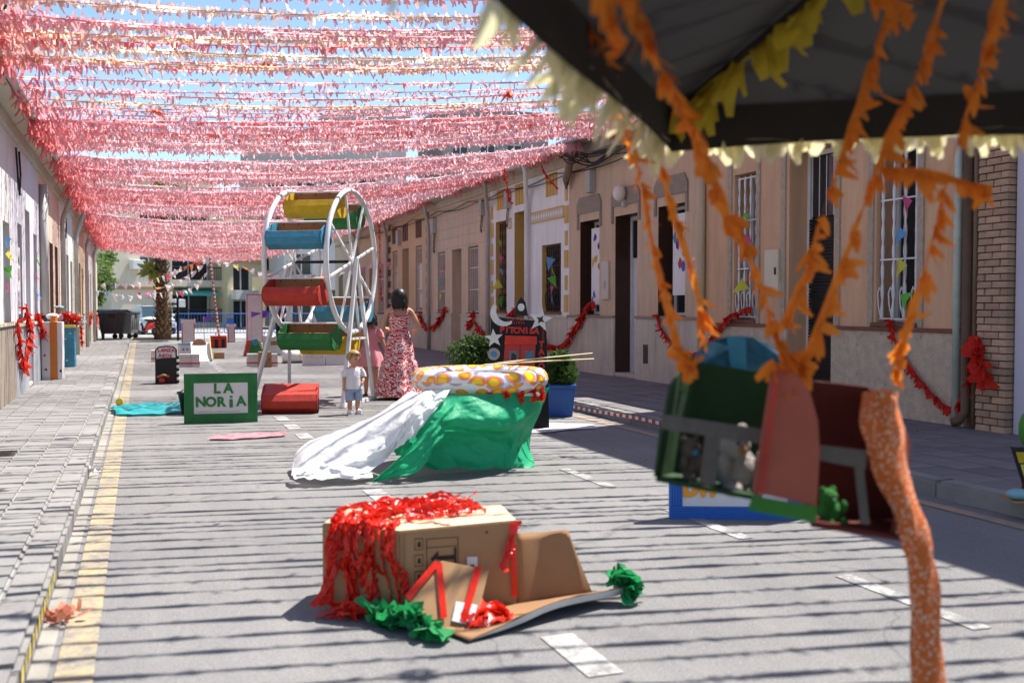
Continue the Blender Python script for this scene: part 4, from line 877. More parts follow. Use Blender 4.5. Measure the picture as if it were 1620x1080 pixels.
for i, (x, y, h) in enumerate(((2.0, 35.8, 1.1), (3.75, 37.8, 1.25), (4.1, 37.5, 1.3))):
    t = thing('purple_flag', ['purple paper flag on stick left of striped pole', 'purple paper flag on stick in front of tall tower', 'purple double flag on stick touching tall tower'][i], 'flag', (x, y, 0)); MB().tube([(0, 0, 0), (-.04, 0, h)], .012, 5).build('stick', m_pipe, t)
    for q in range(1 + (i == 2)): MB().add([(-.04, 0, h - q * .12), (.35 - q * .1, .03, h - .06 - q * .1), (-.03, 0, h - .22 - q * .1)], [(0, 1, 2)]).build('cloth', purple, t)

# ------------------------------------------------------------ ring-toss stand, noria sign, bucket, cloths
t = thing('ring_toss_stand', 'black card stand lettered with a white arched header for ring toss', 'stand', (.42, 19.75, 0), R(-4)); w = .19
b = MB().box(-w, w, 0, .28, 0, .48).build('black_box', m_black, t); MB().box(-w + .05, w - .06, -.006, .01, .02, .16).build('opening_shade', mat('dark_red_shade', (.08, .012, .01), .7), b)  # dark red slab on the box front paints the shade inside an opening
MB().prism([(-w, .44), (w, .44), (w + .0, .63), (w - .06, .685), (0, .70), (-w + .06, .685), (-w, .63)], 'y', .02, .045).build('header_back', m_black, t)
hd = MB().prism([(-w + .025, .46), (w - .025, .48), (w - .03, .62), (w - .07, .66), (0, .675), (-w + .07, .66), (-w + .025, .62)], 'y', .0, .019).build('header_panel', m_paper, t)
mr = mat('crimson_ink', (.38, .02, .06), .6, 0)
word('LANZA', .085, mr, hd, (0, -.004, .61), (1, 0, 0), (0, 0, 1), .062, .004, .12); word('AROS', .085, mr, hd, (-.01, -.004, .515), (1, 0, -.06), (.06, 0, 1), .062, .004, .12)
for i in range(9): MB().ball((w + .015, -.02 + .02 * random.random(), .04 + i * .055), .035, 7, 5, (.8, .6, 1)).build('white_tuft' if i % 2 else 'black_tuft', m_white if i % 2 else m_black, t)
MB().ball((-.07, -.06, .07), .06, 9, 6).build('red_ball', m_red, t); MB().tube([(-.15, -.06, .13), (-.05, -.1, .17), (.05, -.05, .14)], .025, 6).build('brown_roll', m_card_in, t); MB().box(-w, 0, -.12, .0, 0, .03).build('dark_tray', m_black, t)
def framed_sign(name, label, loc, rz, w, h, fw, fm, letters):
    t = thing(name, label, 'sign', loc, rz); tilt = .05
    root = t; ux = Vector((1, 0, 0)); uz = Vector((0, tilt, 1)).normalized()
    def pt(x, z, n): return Vector((x, 0, 0)) + uz * z + Vector((0, -1, tilt)).normalized() * n
    def slab(x0, x1, z0, z1, n0, n1): 
        return MB().add([pt(x0, z0, n0), pt(x1, z0, n0), pt(x1, z1, n0), pt(x0, z1, n0), pt(x0, z0, n1), pt(x1, z0, n1), pt(x1, z1, n1), pt(x0, z1, n1)], [(3, 2, 1, 0), (4, 5, 6, 7), (0, 1, 5, 4), (1, 2, 6, 5), (2, 3, 7, 6), (3, 0, 4, 7)])
    slab(-w / 2, w / 2, 0, h, -.05, 0).build('backing_board', fm, t)
    pa = slab(-w / 2 + fw, w / 2 - fw, fw, h - fw, .001, .008).build('white_panel', m_paper, t)
    nstr = 5
    for z0, z1 in ((0, fw), (h - fw, h)):
        for i in range(nstr): slab(-w / 2, w / 2, z0 + fw * i / nstr + .002, z0 + fw * (i + 1) / nstr - .002, .001, .012 + .004 * random.random()).build('frame_strip', fm, t)
    for x0 in (-w / 2, w / 2 - fw):
        for i in range(nstr): slab(x0 + fw * i / nstr + .002, x0 + fw * (i + 1) / nstr - .002, fw + .001, h - fw - .001, .001, .012 + .004 * random.random()).build('frame_strip', fm, t)
    MB().bar((-w * .3, .25, .0), (-w * .3, .04, h * .7), .03).build('back_strut', m_card, t); MB().bar((w * .3, .25, .0), (w * .3, .04, h * .7), .03).build('back_strut', m_card, t)
    for s_, size, x, z, pitch, m_, bold in letters: word(s_, size, m_, pa, pt(x, z, .013), ux, uz, pitch, bold, .05)
    return t
mg = mat('green_letter_paint', (.03, .20, .05), .6, .1)
ns = framed_sign('noria_sign', 'green framed white sign lettered LA NORIA standing on road', (.9, 12.85, 0), R(-6), .86, .60, .115, m_green,
    [('LA', .16, .02, .41, .135, mg, .007), ('NOR A', .16, 0, .25, .118, mg, .007)])
pan = [c for c in ns.children if c.name.startswith('white_panel')][0]
uz = Vector((0, .05, 1)).normalized()
MB().add([tuple(Vector((.118, 0, 0)) + uz * z + Vector((x, -.016, 0))) for x, z in ((-.02, .185), (.02, .185), (.02, .285), (-.02, .285))] + [tuple(Vector((.118, 0, 0)) + uz * z + Vector((x, -.016, 0))) for x, z in ((-.014, .305), (.016, .30), (.018, .325), (-.012, .33))], [(0, 1, 2, 3), (4, 5, 6, 7)]).build('letter', mg, pan)
mb = MB(); rq = random.Random(8); x = -.29
while x < .22:
    l = rq.uniform(.006, .016); z = .132 + rq.uniform(-.004, .004); mb.add([tuple(Vector((a, -.0155, 0)) + uz * zz) for a, zz in ((x, z), (x + .004, z), (x + l, z + rq.uniform(.006, .016)), (x + l - .004, z + .012))], [(0, 1, 2, 3)]); x += l + .004
mb.build('handwriting', m_iron, pan)['kind'] = 'stuff'
t = thing('black_bucket', 'black plastic bucket half hidden behind the noria sign', 'bucket', (.60, 14.05, 0)); MB().lathe([(.11, 0), (.16, .27), (.175, .275), (.175, .295), (.15, .29), (.10, .03)], n=18).build('pail', m_black, t, True); MB().tube([(-.165, 0, .27), (-.1, -.1, .33), (.1, -.1, .33), (.165, 0, .27)], .006, 5).build('handle', m_iron, t)
def rag(name, label, x0, x1, y0, y1, h, m, cat='cloth', seed=0, nu=26, nv=16):
    r = np.random.default_rng(seed); P = []; ph = r.uniform(0, 6, 8)
    for i in range(nu):
        row = []
        for j in range(nv):
            u, v = i / (nu - 1), j / (nv - 1); ex = .12 * math.sin(5 * v + ph[0]) + .07 * math.sin(11 * v + ph[1]); ey = .18 * math.sin(6 * u + ph[2]) + .1 * math.sin(13 * u + ph[3])
            taper = .35 + .65 * math.sin(math.pi * min(1, max(0, .12 + .8 * u)))
            z = h * (abs(math.sin(9 * u + 3 * v + ph[4])) * .5 + abs(math.sin(17 * v - 6 * u + ph[5])) * .3 + .2 * r.random()) * (math.sin(math.pi * min(.97, max(.03, v))) ** .6)
            row.append((x0 + (x1 - x0) * u + ex * (x1 - x0) * .3, (y0 + y1) / 2 + (y1 - y0) * (v - .5) * taper + ey * (y1 - y0) * .3, .012 + z))
        P.append(row)
    return tag(MB().grid(P).build(name, m, None, True, fix=False), label, cat)
rag('turquoise_cloth', 'crumpled turquoise plastic sheet lying on the road by bucket', -.36, .55, 13.9, 15.4, .10, mat('turquoise_film', (.03, .45, .48), .35, .15, 6, .3, 12, transl=.3), seed=3)
rag('pink_cloth', 'crumpled pink paper strip lying on road before noria sign', .68, 1.46, 11.1, 11.42, .05, mat('pink_paper', (.62, .30, .33), .7, .35, 9, transl=.2), 'paper strip', seed=5)
tag(MB().ball((-.30, 15.5, .06), .055, 12, 8).build('yellow_ball', mat('yellow_ball', (.65, .55, .06), .5, .1), None, True), 'small yellow ball in the gutter by the turquoise sheet', 'ball')

# boxes with flowers on the left pavement
t = thing('striped_box_stand', 'white box with orange stripe and arrows on left pavement', 'box', (-1.48, 19.9, PZ), R(-3)); b = MB().box(-.17, .17, -.15, .15, 0, 1.02).build('box_shell', m_paper, t, bevel=.006)
MB().box(-.03, .09, -.157, -.14, 0, 1.02).build('orange_stripe', mat('orange_paint', (.55, .18, .03), .6, .1), b); MB().box(-.2, -.171, -.12, .17, 0, .95).build('dark_side_panel', m_black, b)
for x, z, mm in ((-.10, .82, m_black), (-.12, .42, m_red), (-.1, .17, m_black), (.14, .14, m_black)): MB().prism([(x - .025, z), (x + .025, z - .005), (x + .004, z + .05)], 'y', -.156, -.14).build('painted_arrow', mm, b)
MB().tube([(.03, -.05, 1.0), (.03, -.05, 1.12)], .06, 10).build('orange_cup', MATS['orange_paint'], t); MB().ball((.0, 0, 1.12), .09, 9, 6, (1.3, .8, .6)).build('crumpled_foil', m_whitemetal, t)
t = thing('blue_box_stand', 'blue painted box topped with red and white paper pompoms', 'box', (-1.5, 24.0, PZ), R(-2)); b = MB().box(-.18, .16, -.18, .18, 0, .84).build('box_shell', m_blue, t, bevel=.006)
for x, z in ((-.02, .6), (.0, .14), (-.1, .4), (.08, .72)): MB().prism([(x - .02, z), (x + .025, z - .01), (x, z + .025)], 'y', -.186, -.17).build('white_fleck', m_white, b)
MB().box(-.2, .18, -.2, .2, .84, .90).build('yellow_trim', m_ytape, t, bevel=.01)
for i, (x, z, mm) in enumerate(((-.12, 1.0, m_redcrepe), (.02, 1.06, m_redcrepe), (.16, 1.02, m_redcrepe), (-.02, .97, m_white), (.12, .96, m_white), (.24, 1.0, m_white), (-.2, .93, m_creamcrepe))):
    leaf_cloud([(x, -.05 + .03 * i % 2, z, .11)], 130, .07, 40 + i, mm, 'paper_pompom', t, 1.)
t = thing('rag_doll', 'small pink and blue figure perched on wall edge behind striped box', 'doll', (-1.6, 23.2, 1.2)); MB().ball((0, 0, .14), .07, 8, 6).build('head', m_skin, t); MB().ball((0, 0, .0), .08, 8, 6, (1, 1, 1.3)).build('body', mat('doll_pink', (.6, .3, .35), .7), t); MB().ball((0, 0, .2), .08, 8, 5, (1.3, 1, .4)).build('hat', mat('doll_hat', (.3, .5, .55), .7), t)

# red swags on the facades
def swag(label, pts, n=0, w=.05, pl=.11, m=m_redcrepe, dens=70, hang=(0, 0, -1)):
    return tag(crepe('red_crepe_swag', bez(pts, 30), w, m, None, dens, pl, hang, ribbon=w, seed=n), label, 'crepe swag', 'red crepe swags along the facades')
xl = XL + .08
swag('red crepe swag in a deep V on the grey and lilac houses at left', [(xl, 15.76, 1.23), (xl, 16.0, .9), (xl, 16.61, .53), (xl, 17.2, .8), (xl, 17.67, 1.1)], 1)
swag('red crepe swag below the lilac house poster window', [(xl, 16.9, 1.45), (xl, 17.2, 1.2), (xl, 17.67, 1.12)], 2)
swag('red crepe swag by the lilac house downpipe', [(xl, 18.9, 1.3), (xl, 19.4, 1.1), (xl, 20.0, .75)], 3)
swag('red crepe tuft on sand house at left', [(xl, 31, 1.2), (xl, 31.8, .8), (xl, 32.4, .35)], 4)
swag('red crepe swag on the ivory house at left', [(xl, 36, 1.3), (xl, 37, .9), (xl, 38.2, 1.2)], 5, .07)
swag('red crepe swag on yellowish house far left', [(xl, 41, 1.3), (xl, 42, .7), (xl, 43, 1.1)], 6, .07)
xr = XR - .09
swag('red crepe swag with a big tuft beside the brick pier', [(xr, 9.72, 1.26), (xr, 9.62, .98), (xr, 9.39, .72), (xr, 9.0, .42), (xr, 8.72, .33), (xr, 8.5, .62), (xr - .06, 8.33, 1.0)], 7, .045, .10)
swag('red crepe tuft tied to the brick pier', [(xr - .06, 8.36, 1.1), (xr - .08, 8.3, .9), (xr - .08, 8.24, .66)], 8, .09, .16, dens=110)
swag('red crepe swag under far window of peach house', [(xr, 12.61, 1.4), (xr, 13.1, 1.3), (xr, 13.45, 1.12), (xr, 13.9, .8), (xr, 14.4, .65), (xr, 15.2, .95), (xr, 15.5, 1.3)], 9, .05, .1)
swag('red crepe swag between white house and beige house window', [(xr, 18.0, 1.5), (xr, 18.4, 1.42), (xr, 18.8, 1.1), (xr, 19.62, .63), (xr, 20.4, .6), (xr, 20.76, .75)], 10, .06, .14)
swag('red crepe swag under narrow window of white house', [(xr, 22.27, 1.42), (xr, 23, 1.2), (xr, 24.08, .72), (xr, 25, .8), (xr, 25.62, 1.05)], 11, .06, .16)
swag('red crepe swag on pink beige house right of the woman', [(xr, 28.29, 1.4), (xr, 29.2, .95), (xr, 30.01, .82), (xr, 30.8, .95), (xr, 31.28, 1.25)], 12, .07, .15)
swag('red crepe tuft on pink beige house door side', [(xr, 25.6, 1.3), (xr, 25.9, 1.0), (xr, 26.2, .9)], 13, .08, .14)
# pennants and posters in the windows
def winbunt(x, y0, y1, z0, z1, lab, seed):
    bunting([(x, y0, z0), (x, (y0 + y1) / 2, (z0 + z1) / 2), (x, y1, z1)], lab, .28, .75, seed, 'strings of pennants in the house windows', 'window_pennants', 'bunting')
BR = [(.15, .55, .08), (.75, .10, .30), (.15, .40, .70), (.70, .68, .08)]
BM = [mat(f'bright_pennant_{i}', c, .6, .05, transl=.35) for i, c in enumerate(BR)]
bpm = [MB().add([(0, -.07, 0), (0, .07, .02), (.01, .02, -.2), (-.02, -.02, -.1)], [(0, 1, 2, 3)]).mesh('pennant', m) for m in BM]
def wstring(x, y, z0, z1, lab, seed, n=4, sc=1.):
    r = random.Random(seed); t = tag(MB().tube([(x, y + .03, z1), (x - .02, y, (z0 + z1) / 2), (x, y + .05, z0)], .004, 4).build('window_pennants', m_string, None, fix=False), lab, 'bunting', 'bright pennant strings in windows')
    for i in range(n): inst('pennant', bpm[(i + seed) % 4], t, (x - .02, y + r.uniform(-.05, .05), z1 + (z0 - z1) * (i + .3) / n), (r.gauss(0, .4), r.gauss(0, .3), r.gauss(0, .5)), (sc, sc * r.uniform(.9, 1.4), sc * r.uniform(.9, 1.3)))
wstring(XR - .03, 9.55, 1.3, 2.75, 'bright paper pennants on the nearest white twisted grille', 1); wstring(XR - .03, 12.8, 1.5, 2.85, 'bright paper pennants on peach house far window grille', 0)
wstring(XR - .03, 20.3, 1.5, 2.5, 'bright paper pennants on white house dark wide grille', 2, 5, 1.2); wstring(XR - .03, 23.6, 1.4, 3.1, 'bright paper pennants in narrow ochre window', 0, 5, 1.3); wstring(XR - .03, 28.9, 1.5, 2.7, 'bright paper pennants on pink beige house window', 1, 3, 1.4)
wstring(XL + .03, 15.4, 1.6, 2.4, 'bright paper pennants at the granite grey left window', 2, 4, .8); wstring(XL + .03, 19.4, 1.5, 2.35, 'bright paper pennants on the lilac house window', 0, 3, .8)
def poster(x, s, y0, y1, z0, z1, lab, seed):
    r = random.Random(seed); t = tag(MB().box(*sorted((x, x - s * .01)), y0, y1, z0, z1).build('window_poster', m_white), lab, 'poster', 'painted sheets hung in windows')
    cs = [m_red, m_blue, m_yellow, purple, mat('royal_blue', (.05, .10, .45), .6)]
    for i in range(9):
        cy, cz = r.uniform(y0 + .05, y1 - .05), r.uniform(z0 + .1, z1 - .1); n = r.randint(5, 8); q = [(cy + r.uniform(.02, .09) * (y1 - y0) * 2 * math.cos(2 * math.pi * k / n), cz + r.uniform(.03, .13) * math.sin(2 * math.pi * k / n)) for k in range(n)]
        q = [(min(max(a, y0 + .01), y1 - .01), min(max(b, z0 + .01), z1 - .01)) for a, b in q]; MB().prism(q, 'x', x - s * (.0105 + .0012 * i), x - s * (.0115 + .0012 * i)).build('painted_shape', cs[i % 5], t)
poster(XR + .10, 1, 18.05, 18.55, 1.45, 2.95, 'white sheet painted with blue figures in beige house far window', 1); poster(XR + .10, 1, 14.75, 15.25, 1.6, 2.95, 'white sheet with painted harlequin shapes in beige house near window', 2)
poster(XL - .03, -1, 16.8, 17.2, 1.3, 2.3, 'painted sheet hanging in the lilac house window', 3); poster(XR + .12, 1, 31.3, 31.9, 1.4, 2.8, 'painted sheet in tan house near window', 4); poster(XR + .12, 1, 34.6, 35.1, 1.4, 2.8, 'painted sheet in tan house far window', 5)
# striped tape along the right kerb
tp = thing('barrier_tape', 'red and white striped tape sagging along the right kerb', 'tape'); 
for i in range(46):
    y0 = 9.6 + i * .085; f = lambda y: .075 + .02 * math.sin((y - 9.6) * 1.6)
    MB().quad((KR - .012, y0, f(y0) - .02), (KR - .012, y0 + .085, f(y0 + .085) - .02), (KR - .010, y0 + .085, f(y0 + .085) + .02), (KR - .010, y0, f(y0) + .02)).build('red_stripe' if i % 2 else 'white_stripe', mat('tape_red', (.42, .05, .05), .4) if i % 2 else m_white, tp, fix=False)
tp2 = thing('yellow_barrier_tape', 'yellow tape stuck along the left kerb near the front', 'tape')
for i in range(12):
    y0 = 4.0 + i * .13; MB().quad((KL + .003, y0, .05), (KL + .003, y0 + .07, .05), (KL + .003, y0 + .09, .10), (KL + .003, y0 + .02, .10)).build('yellow_stripe', m_ytape, tp2, fix=False)
def litter(name, lab, c, n, size, m, seed, cat='litter'):
    r = np.random.default_rng(seed); mb = MB(); P = np.array(c)[None] + r.normal(0, 1, (n, 3)) * np.array([size * .5, size * .6, 0]) + np.array([0, 0, .02]); D = unit(np.stack([r.normal(0, 1, n), r.normal(0, 1, n), np.abs(r.normal(.4, .5, n))], 1)); W = unit(np.cross(D, r.normal(0, 1, (n, 3)))); petals(mb, P, D, W, size * r.uniform(.4, 1., n), size * r.uniform(.3, .6, n), np.cross(D, W), size * r.normal(0, .4, n), .7); return tag(mb.build(name, m, None, fix=False), lab, cat)
m_salm = mat('salmon_tissue', (.62, .25, .16), .7, .2, 10, transl=.4)
litter('crumpled_tissue', 'crumpled salmon tissue paper lying in the left gutter', (-.36, 4.95, .01), 26, .075, m_salm, 1); litter('crumpled_tissue', 'small white and red scrap stuck at left kerb', (-.38, 9.1, .03), 12, .07, m_white, 2)
# loose cable tangle below the right eave
t = thing('cable_tangle', 'tangle of black cables under the beige house eave', 'cables'); rq = random.Random(4)
for i in range(9):
    y0 = 16.2 + rq.random() * 1.2; MB().tube(bez([(7.98, 19.2, 4.42 + .02 * i), (7.95 + rq.uniform(-.1, .2), 18.4, 4.25 + rq.uniform(-.15, .2)), (8.1, 17.8, 4.15 + rq.uniform(-.1, .2)), (8.2, y0, 4.3)], 14), .014, 5).build('cable', m_black, t)

# ------------------------------------------------------------ ferris wheel
AW = R(31)
fw = thing('ferris_wheel', 'white home-made ferris wheel with painted cardboard buckets', 'ferris wheel', (2.50, 15.0, 0), -AW)
HZ, RAD, HX = 2.06, 1.02, .45
def ring_pts(x, n=49): return [(x, RAD * math.cos(t), HZ + RAD * math.sin(t)) for t in np.linspace(0, 2 * math.pi, n)]
for x in (-HX, HX):
    rim = MB().tube(ring_pts(x), .036, 10, cap=False).build('rim', m_whitemetal, fw, True)
    for k in range(4):
        a = R(15 + 45 * k); MB().bar((x, RAD * math.cos(a), HZ + RAD * math.sin(a)), (x, -RAD * math.cos(a), HZ - RAD * math.sin(a)), .026, .03).build('spoke', m_whitemetal, rim)
    MB().tube([(x - .03, 0, HZ), (x + .03, 0, HZ)], .07, 12).build('hub', m_whitemetal, rim)
MB().tube([(-.52, 0, HZ), (.52, 0, HZ)], .022, 8).build('axle', m_black, fw)
for x, xo in ((-HX - .07, -.30), (HX + .07, .02)):
    for yy in (-.66, .66):
        MB().bar((x, 0, HZ + .03), (x + xo, yy, .03), .05, .05).build('support_leg', m_whitemetal, fw)
    MB().bar((x + xo, -.72, .03), (x + xo, .72, .03), .055, .05).build('base_beam', m_whitemetal, fw)
    MB().bar((x + xo * .55, -.36, .95), (x + xo * .55, .36, .95), .03, .03).build('cross_brace', m_whitemetal, fw)
MB().bar((-HX - .3, -.69, .04), (HX, -.69, .04), .03, .02).build('ground_wire', m_pipe, fw)
BP = [(-.19, -.12), (-.235, -.20), (-.20, -.30), (-.10, -.375), (.08, -.375), (.19, -.29), (.22, -.16), (.20, .0)]
def bucket_parts(m, L=.40):
    n = len(BP); out = MB(); inn = MB(); th = .008
    q = [(u * .95, v * .95 - .004) for u, v in BP]
    for a, b in zip(BP[:-1], BP[1:]): out.quad((-L, *a), (L, *a), (L, *b), (-L, *b))
    for a, b in zip(q[:-1], q[1:]): inn.quad((-L + th, *a), (L - th, *a), (L - th, *b), (-L + th, *b))
    rim = MB()
    for a, b in ((BP[0], q[0]), (BP[-1], q[-1])): rim.quad((-L, *a), (L, *a), (L, *b), (-L, *b))
    ends = []
    for sx in (-L, L - .012): ends.append(MB().prism(BP + [(.02, -.02)], 'x', sx - .003, sx + .012))
    return out, inn, rim, ends
def add_bucket(parent, loc, m, rx=0., L=.40):
    out, inn, rim, ends = bucket_parts(m, L); o = out.build('bucket', m, parent, fix=False); o.location = loc; o.rotation_euler = (rx, 0, 0)
    inn.build('cardboard_lining', m_card_in, o, fix=False); rim.build('cut_edge', m_card, o, fix=False)
    for e in ends: e.build('end_panel', m, o)
    for x in (-.22, .0, .22): MB().tube([(x, .02, .0), (x, -.01, -.05)], .006, 4).build('tie', m_black, o)
    return o
for ph, m in ((105, m_yellow), (150, m_blue), (195, m_red), (240, m_green), (285, m_yellow), (330, m_blue), (60, m_green)):
    a = R(ph); p = (0, RAD * math.cos(a), HZ + RAD * math.sin(a)); MB().tube([(-HX, p[1], p[2]), (HX, p[1], p[2])], .014, 6).build('bucket_rod', m_whitemetal, fw); add_bucket(fw, p, m, R(random.uniform(-6, 6)))
fb = thing('fallen_bucket', 'red cardboard ferris wheel bucket lying on the road', 'bucket', (1.86, 13.78, .30), R(-14)); fb.rotation_euler = (R(0), 0, R(-13))
out, inn, rim, ends = bucket_parts(m_red, .36); lid = MB().quad((-.36, *BP[0]), (.36, *BP[0]), (.36, .20, -.0), (-.36, .20, -.0))
out.build('shell', m_red, fb, fix=False).location = (0, 0, .075); lid.build('folded_top', m_red, fb, fix=False).location = (0, 0, .075)
for e in ends: e.build('end_panel', m_red, fb).location = (0, 0, .075)
MB().prism([(-.16, -.36), (-.02, -.36), (-.03, -.20), (-.10, -.17)], 'x', .365, .372).build('torn_end_shade', m_black, fb).location = (0, 0, .075)  # black patch on a closed end, standing for shade inside the tear

# ------------------------------------------------------------ people
def skin_mesh(J, E, root, sub=2):
    names = list(J); me = bpy.data.meshes.new('skin'); me.from_pydata([J[n][0] for n in names], [(names.index(a), names.index(b)) for a, b in E], [])
    o = bpy.data.objects.new('skin', me); col.objects.link(o); o.modifiers.new('s', 'SKIN'); ss = o.modifiers.new('u', 'SUBSURF'); ss.levels = sub; ss.render_levels = sub
    if not me.skin_vertices: me.skin_vertices  # created with the modifier
    for i, n in enumerate(names):
        r_ = J[n][1]; v = me.skin_vertices[0].data[i]; v.radius = (r_, r_) if not isinstance(r_, tuple) else r_; v.use_root = (n == root)
    dg = bpy.context.evaluated_depsgraph_get(); dg.update(); res = bpy.data.meshes.new_from_object(o.evaluated_get(dg)); bpy.data.objects.remove(o); return res
def head_mb(mb, c, h, yaw, tilt=0.):
    """head with jaw, nose, brow and ears; faces local -y turned by yaw"""
    M = Matrix.Translation(c) @ Matrix.Rotation(yaw, 4, 'Z') @ Matrix.Rotation(tilt, 4, 'X'); n, m = 20, 16; vs = []
    for i in range(m):
        ph = math.pi * (i + .3) / (m - .4); z = math.cos(ph)
        for k in range(n):
            t = 2 * math.pi * k / n; x, y = math.sin(ph) * math.cos(t), math.sin(ph) * math.sin(t); rx = .38 * (1 - .22 * max(0, -z)); ry = .46 * (1 - .1 * max(0, -z)); f = max(0., -y)
            dy = 0.
            if f > .8 and -.35 < z < .15: dy -= .07 * (1 - abs(z + .15) / .3) * max(0, 1 - abs(x) / .3) if abs(z + .15) < .3 else 0
            if f > .6 and .0 < z < .3 and .15 < abs(x) < .5: dy += .03
            if abs(x) > .85 and -.3 < z < .25: rx += .035
            vs.append(M @ Vector((x * rx * h, (y * ry + dy) * h, z * .5 * h)))
    fs = [(i * n + k, i * n + (k + 1) % n, (i + 1) * n + (k + 1) % n, (i + 1) * n + k) for i in range(m - 1) for k in range(n)] + [tuple(range(n)), tuple((m - 1) * n + k for k in range(n))]
    mb.add(vs, fs); return M
def hand_mb(mb, wrist, d, side, s):
    """palm, four unequal curled fingers and a thumb leaving the side of the palm"""
    w = Vector(wrist); d = Vector(d).normalized(); a = Vector(side); a = (a - d * a.dot(d)).normalized(); nrm = d.cross(a)
    mb.tube([w - d * .1 * s, w + d * .18 * s, w + d * .5 * s], [.15 * s, .24 * s, .22 * s], 8)
    for i, ln in enumerate((.42, .5, .46, .36)):
        b = w + d * .48 * s + a * (i - 1.5) * .115 * s; mb.tube([b, b + d * ln * .5 * s + nrm * .04 * s, b + d * ln * .85 * s + nrm * .16 * s], [.062 * s, .055 * s, .04 * s], 6)
    b = w + d * .18 * s - a * .18 * s; mb.tube([b, b + (d * .55 - a * .6).normalized() * .22 * s, b + (d * .9 - a * .35).normalized() * .4 * s], [.075 * s, .065 * s, .045 * s], 6)
def person(name, label, loc, rz, J, E, head, hands, skin, group=None):
    t = thing(name, label, 'person', loc, rz, group); base = skin_mesh(J, E, 'pelvis'); mb = MB(); M = head_mb(mb, *head)
    for hd in hands: hand_mb(mb, *hd)
    ex = mb.mesh('x'); bm = bmesh.new(); bm.from_mesh(base); bm.from_mesh(ex); bmesh.ops.recalc_face_normals(bm, faces=bm.faces); me = bpy.data.meshes.new('body'); bm.to_mesh(me); bm.free()
    me.materials.append(skin); me.polygons.foreach_set('use_smooth', [True] * len(me.polygons)); o = bpy.data.objects.new('body', me); col.objects.link(o); o.parent = t; h = head[1]
    for sx in (-1, 1): 
        p = M @ Vector((sx * .17 * h, -.385 * h, .03 * h)); MB().ball(p, .045 * h, 8, 6).build('eye', m_black, o)
    p = M @ Vector((0, -.40 * h, -.28 * h)); MB().ball(p, .07 * h, 8, 5, (1.5, .5, .35)).build('mouth', mat('lips', (.35, .12, .10), .5), o)
    return t, o, M
def loft(secs, n=20, rip=0., k=9, seed=0):
    """cloth tube through ellipse sections (cx, cy, z, rx, ry)"""
    mb = MB(); P = []
    for i, (cx, cy, z, rx, ry) in enumerate(secs):
        P.append([(cx + rx * (1 + rip * (i / len(secs)) * math.sin(k * t + seed + i * .3)) * math.cos(t), cy + ry * (1 + rip * (i / len(secs)) * math.sin(k * t + seed + i * .3)) * math.sin(t), z) for t in np.linspace(0, 2 * math.pi, n + 1)])
    return mb.grid(P)
def hair_cap(M, h, low, back, m, parent, puff=1.08, fringe=.25, seed=0):
    """hair shell over crown and back of the head, cut away at the face"""
    r = random.Random(seed); mb = MB(); n, mm = 26, 14; vs = []; keep = []
    for i in range(mm):
        z = 1 - (1 + low) * i / (mm - 1)
        for k in range(n):
            t = 2 * math.pi * k / n; rr = math.sqrt(max(0.02, 1 - min(1, abs(max(z, -.2))) ** 2)); x, y = rr * math.cos(t), rr * math.sin(t); j = 1 + r.uniform(-.03, .04) * (1 + 2.5 * max(0, -z))
            vs.append(M @ Vector((x * .43 * h * puff * j, y * .50 * h * puff * j + back * h * max(0, -z), z * .54 * h * puff)))
    for i in range(mm - 1):
        z = 1 - (1 + low) * (i + .5) / (mm - 1)
        for k in range(n):
            t = 2 * math.pi * (k + .5) / n
            if z < 1 - fringe * 1.6 and math.sin(t) < -.25: continue
            keep.append((i * n + k, i * n + (k + 1) % n, (i + 1) * n + (k + 1) % n, (i + 1) * n + k))
    mb.add(vs, keep); o = mb.build('hair', m, parent, True, fix=False); s = o.modifiers.new('t', 'SOLIDIFY'); s.thickness = .012 * h / .2
    g = np.random.default_rng(seed); idx = g.choice([f[0] for f in keep], 420); Pn = np.array([tuple(vs[i]) for i in idx]); cen = np.array(tuple(M.translation)); O = unit(Pn - cen); Dn = unit(np.array([0, 0, -1.]) + O * .12 + g.normal(0, .16, (420, 3))); Wn = unit(np.cross(Dn, O)); st = MB()
    petals(st, Pn + O * .006, Dn, Wn, h * g.uniform(.15, .4, 420), h * g.uniform(.02, .05, 420), np.cross(Dn, Wn), g.normal(0, .01, 420) * h, .2); tag(st.build('hair_strands', m, o, fix=False), kind='stuff'); return o
def std_edges(): return [('pelvis', 'spine'), ('spine', 'chest'), ('chest', 'neck'), ('neck', 'head'), ('chest', 'shL'), ('shL', 'elL'), ('elL', 'wrL'), ('chest', 'shR'), ('shR', 'elR'), ('elR', 'wrR'), ('pelvis', 'hipL'), ('hipL', 'knL'), ('knL', 'anL'), ('anL', 'toL'), ('pelvis', 'hipR'), ('hipR', 'knR'), ('knR', 'anR'), ('anR', 'toR')]
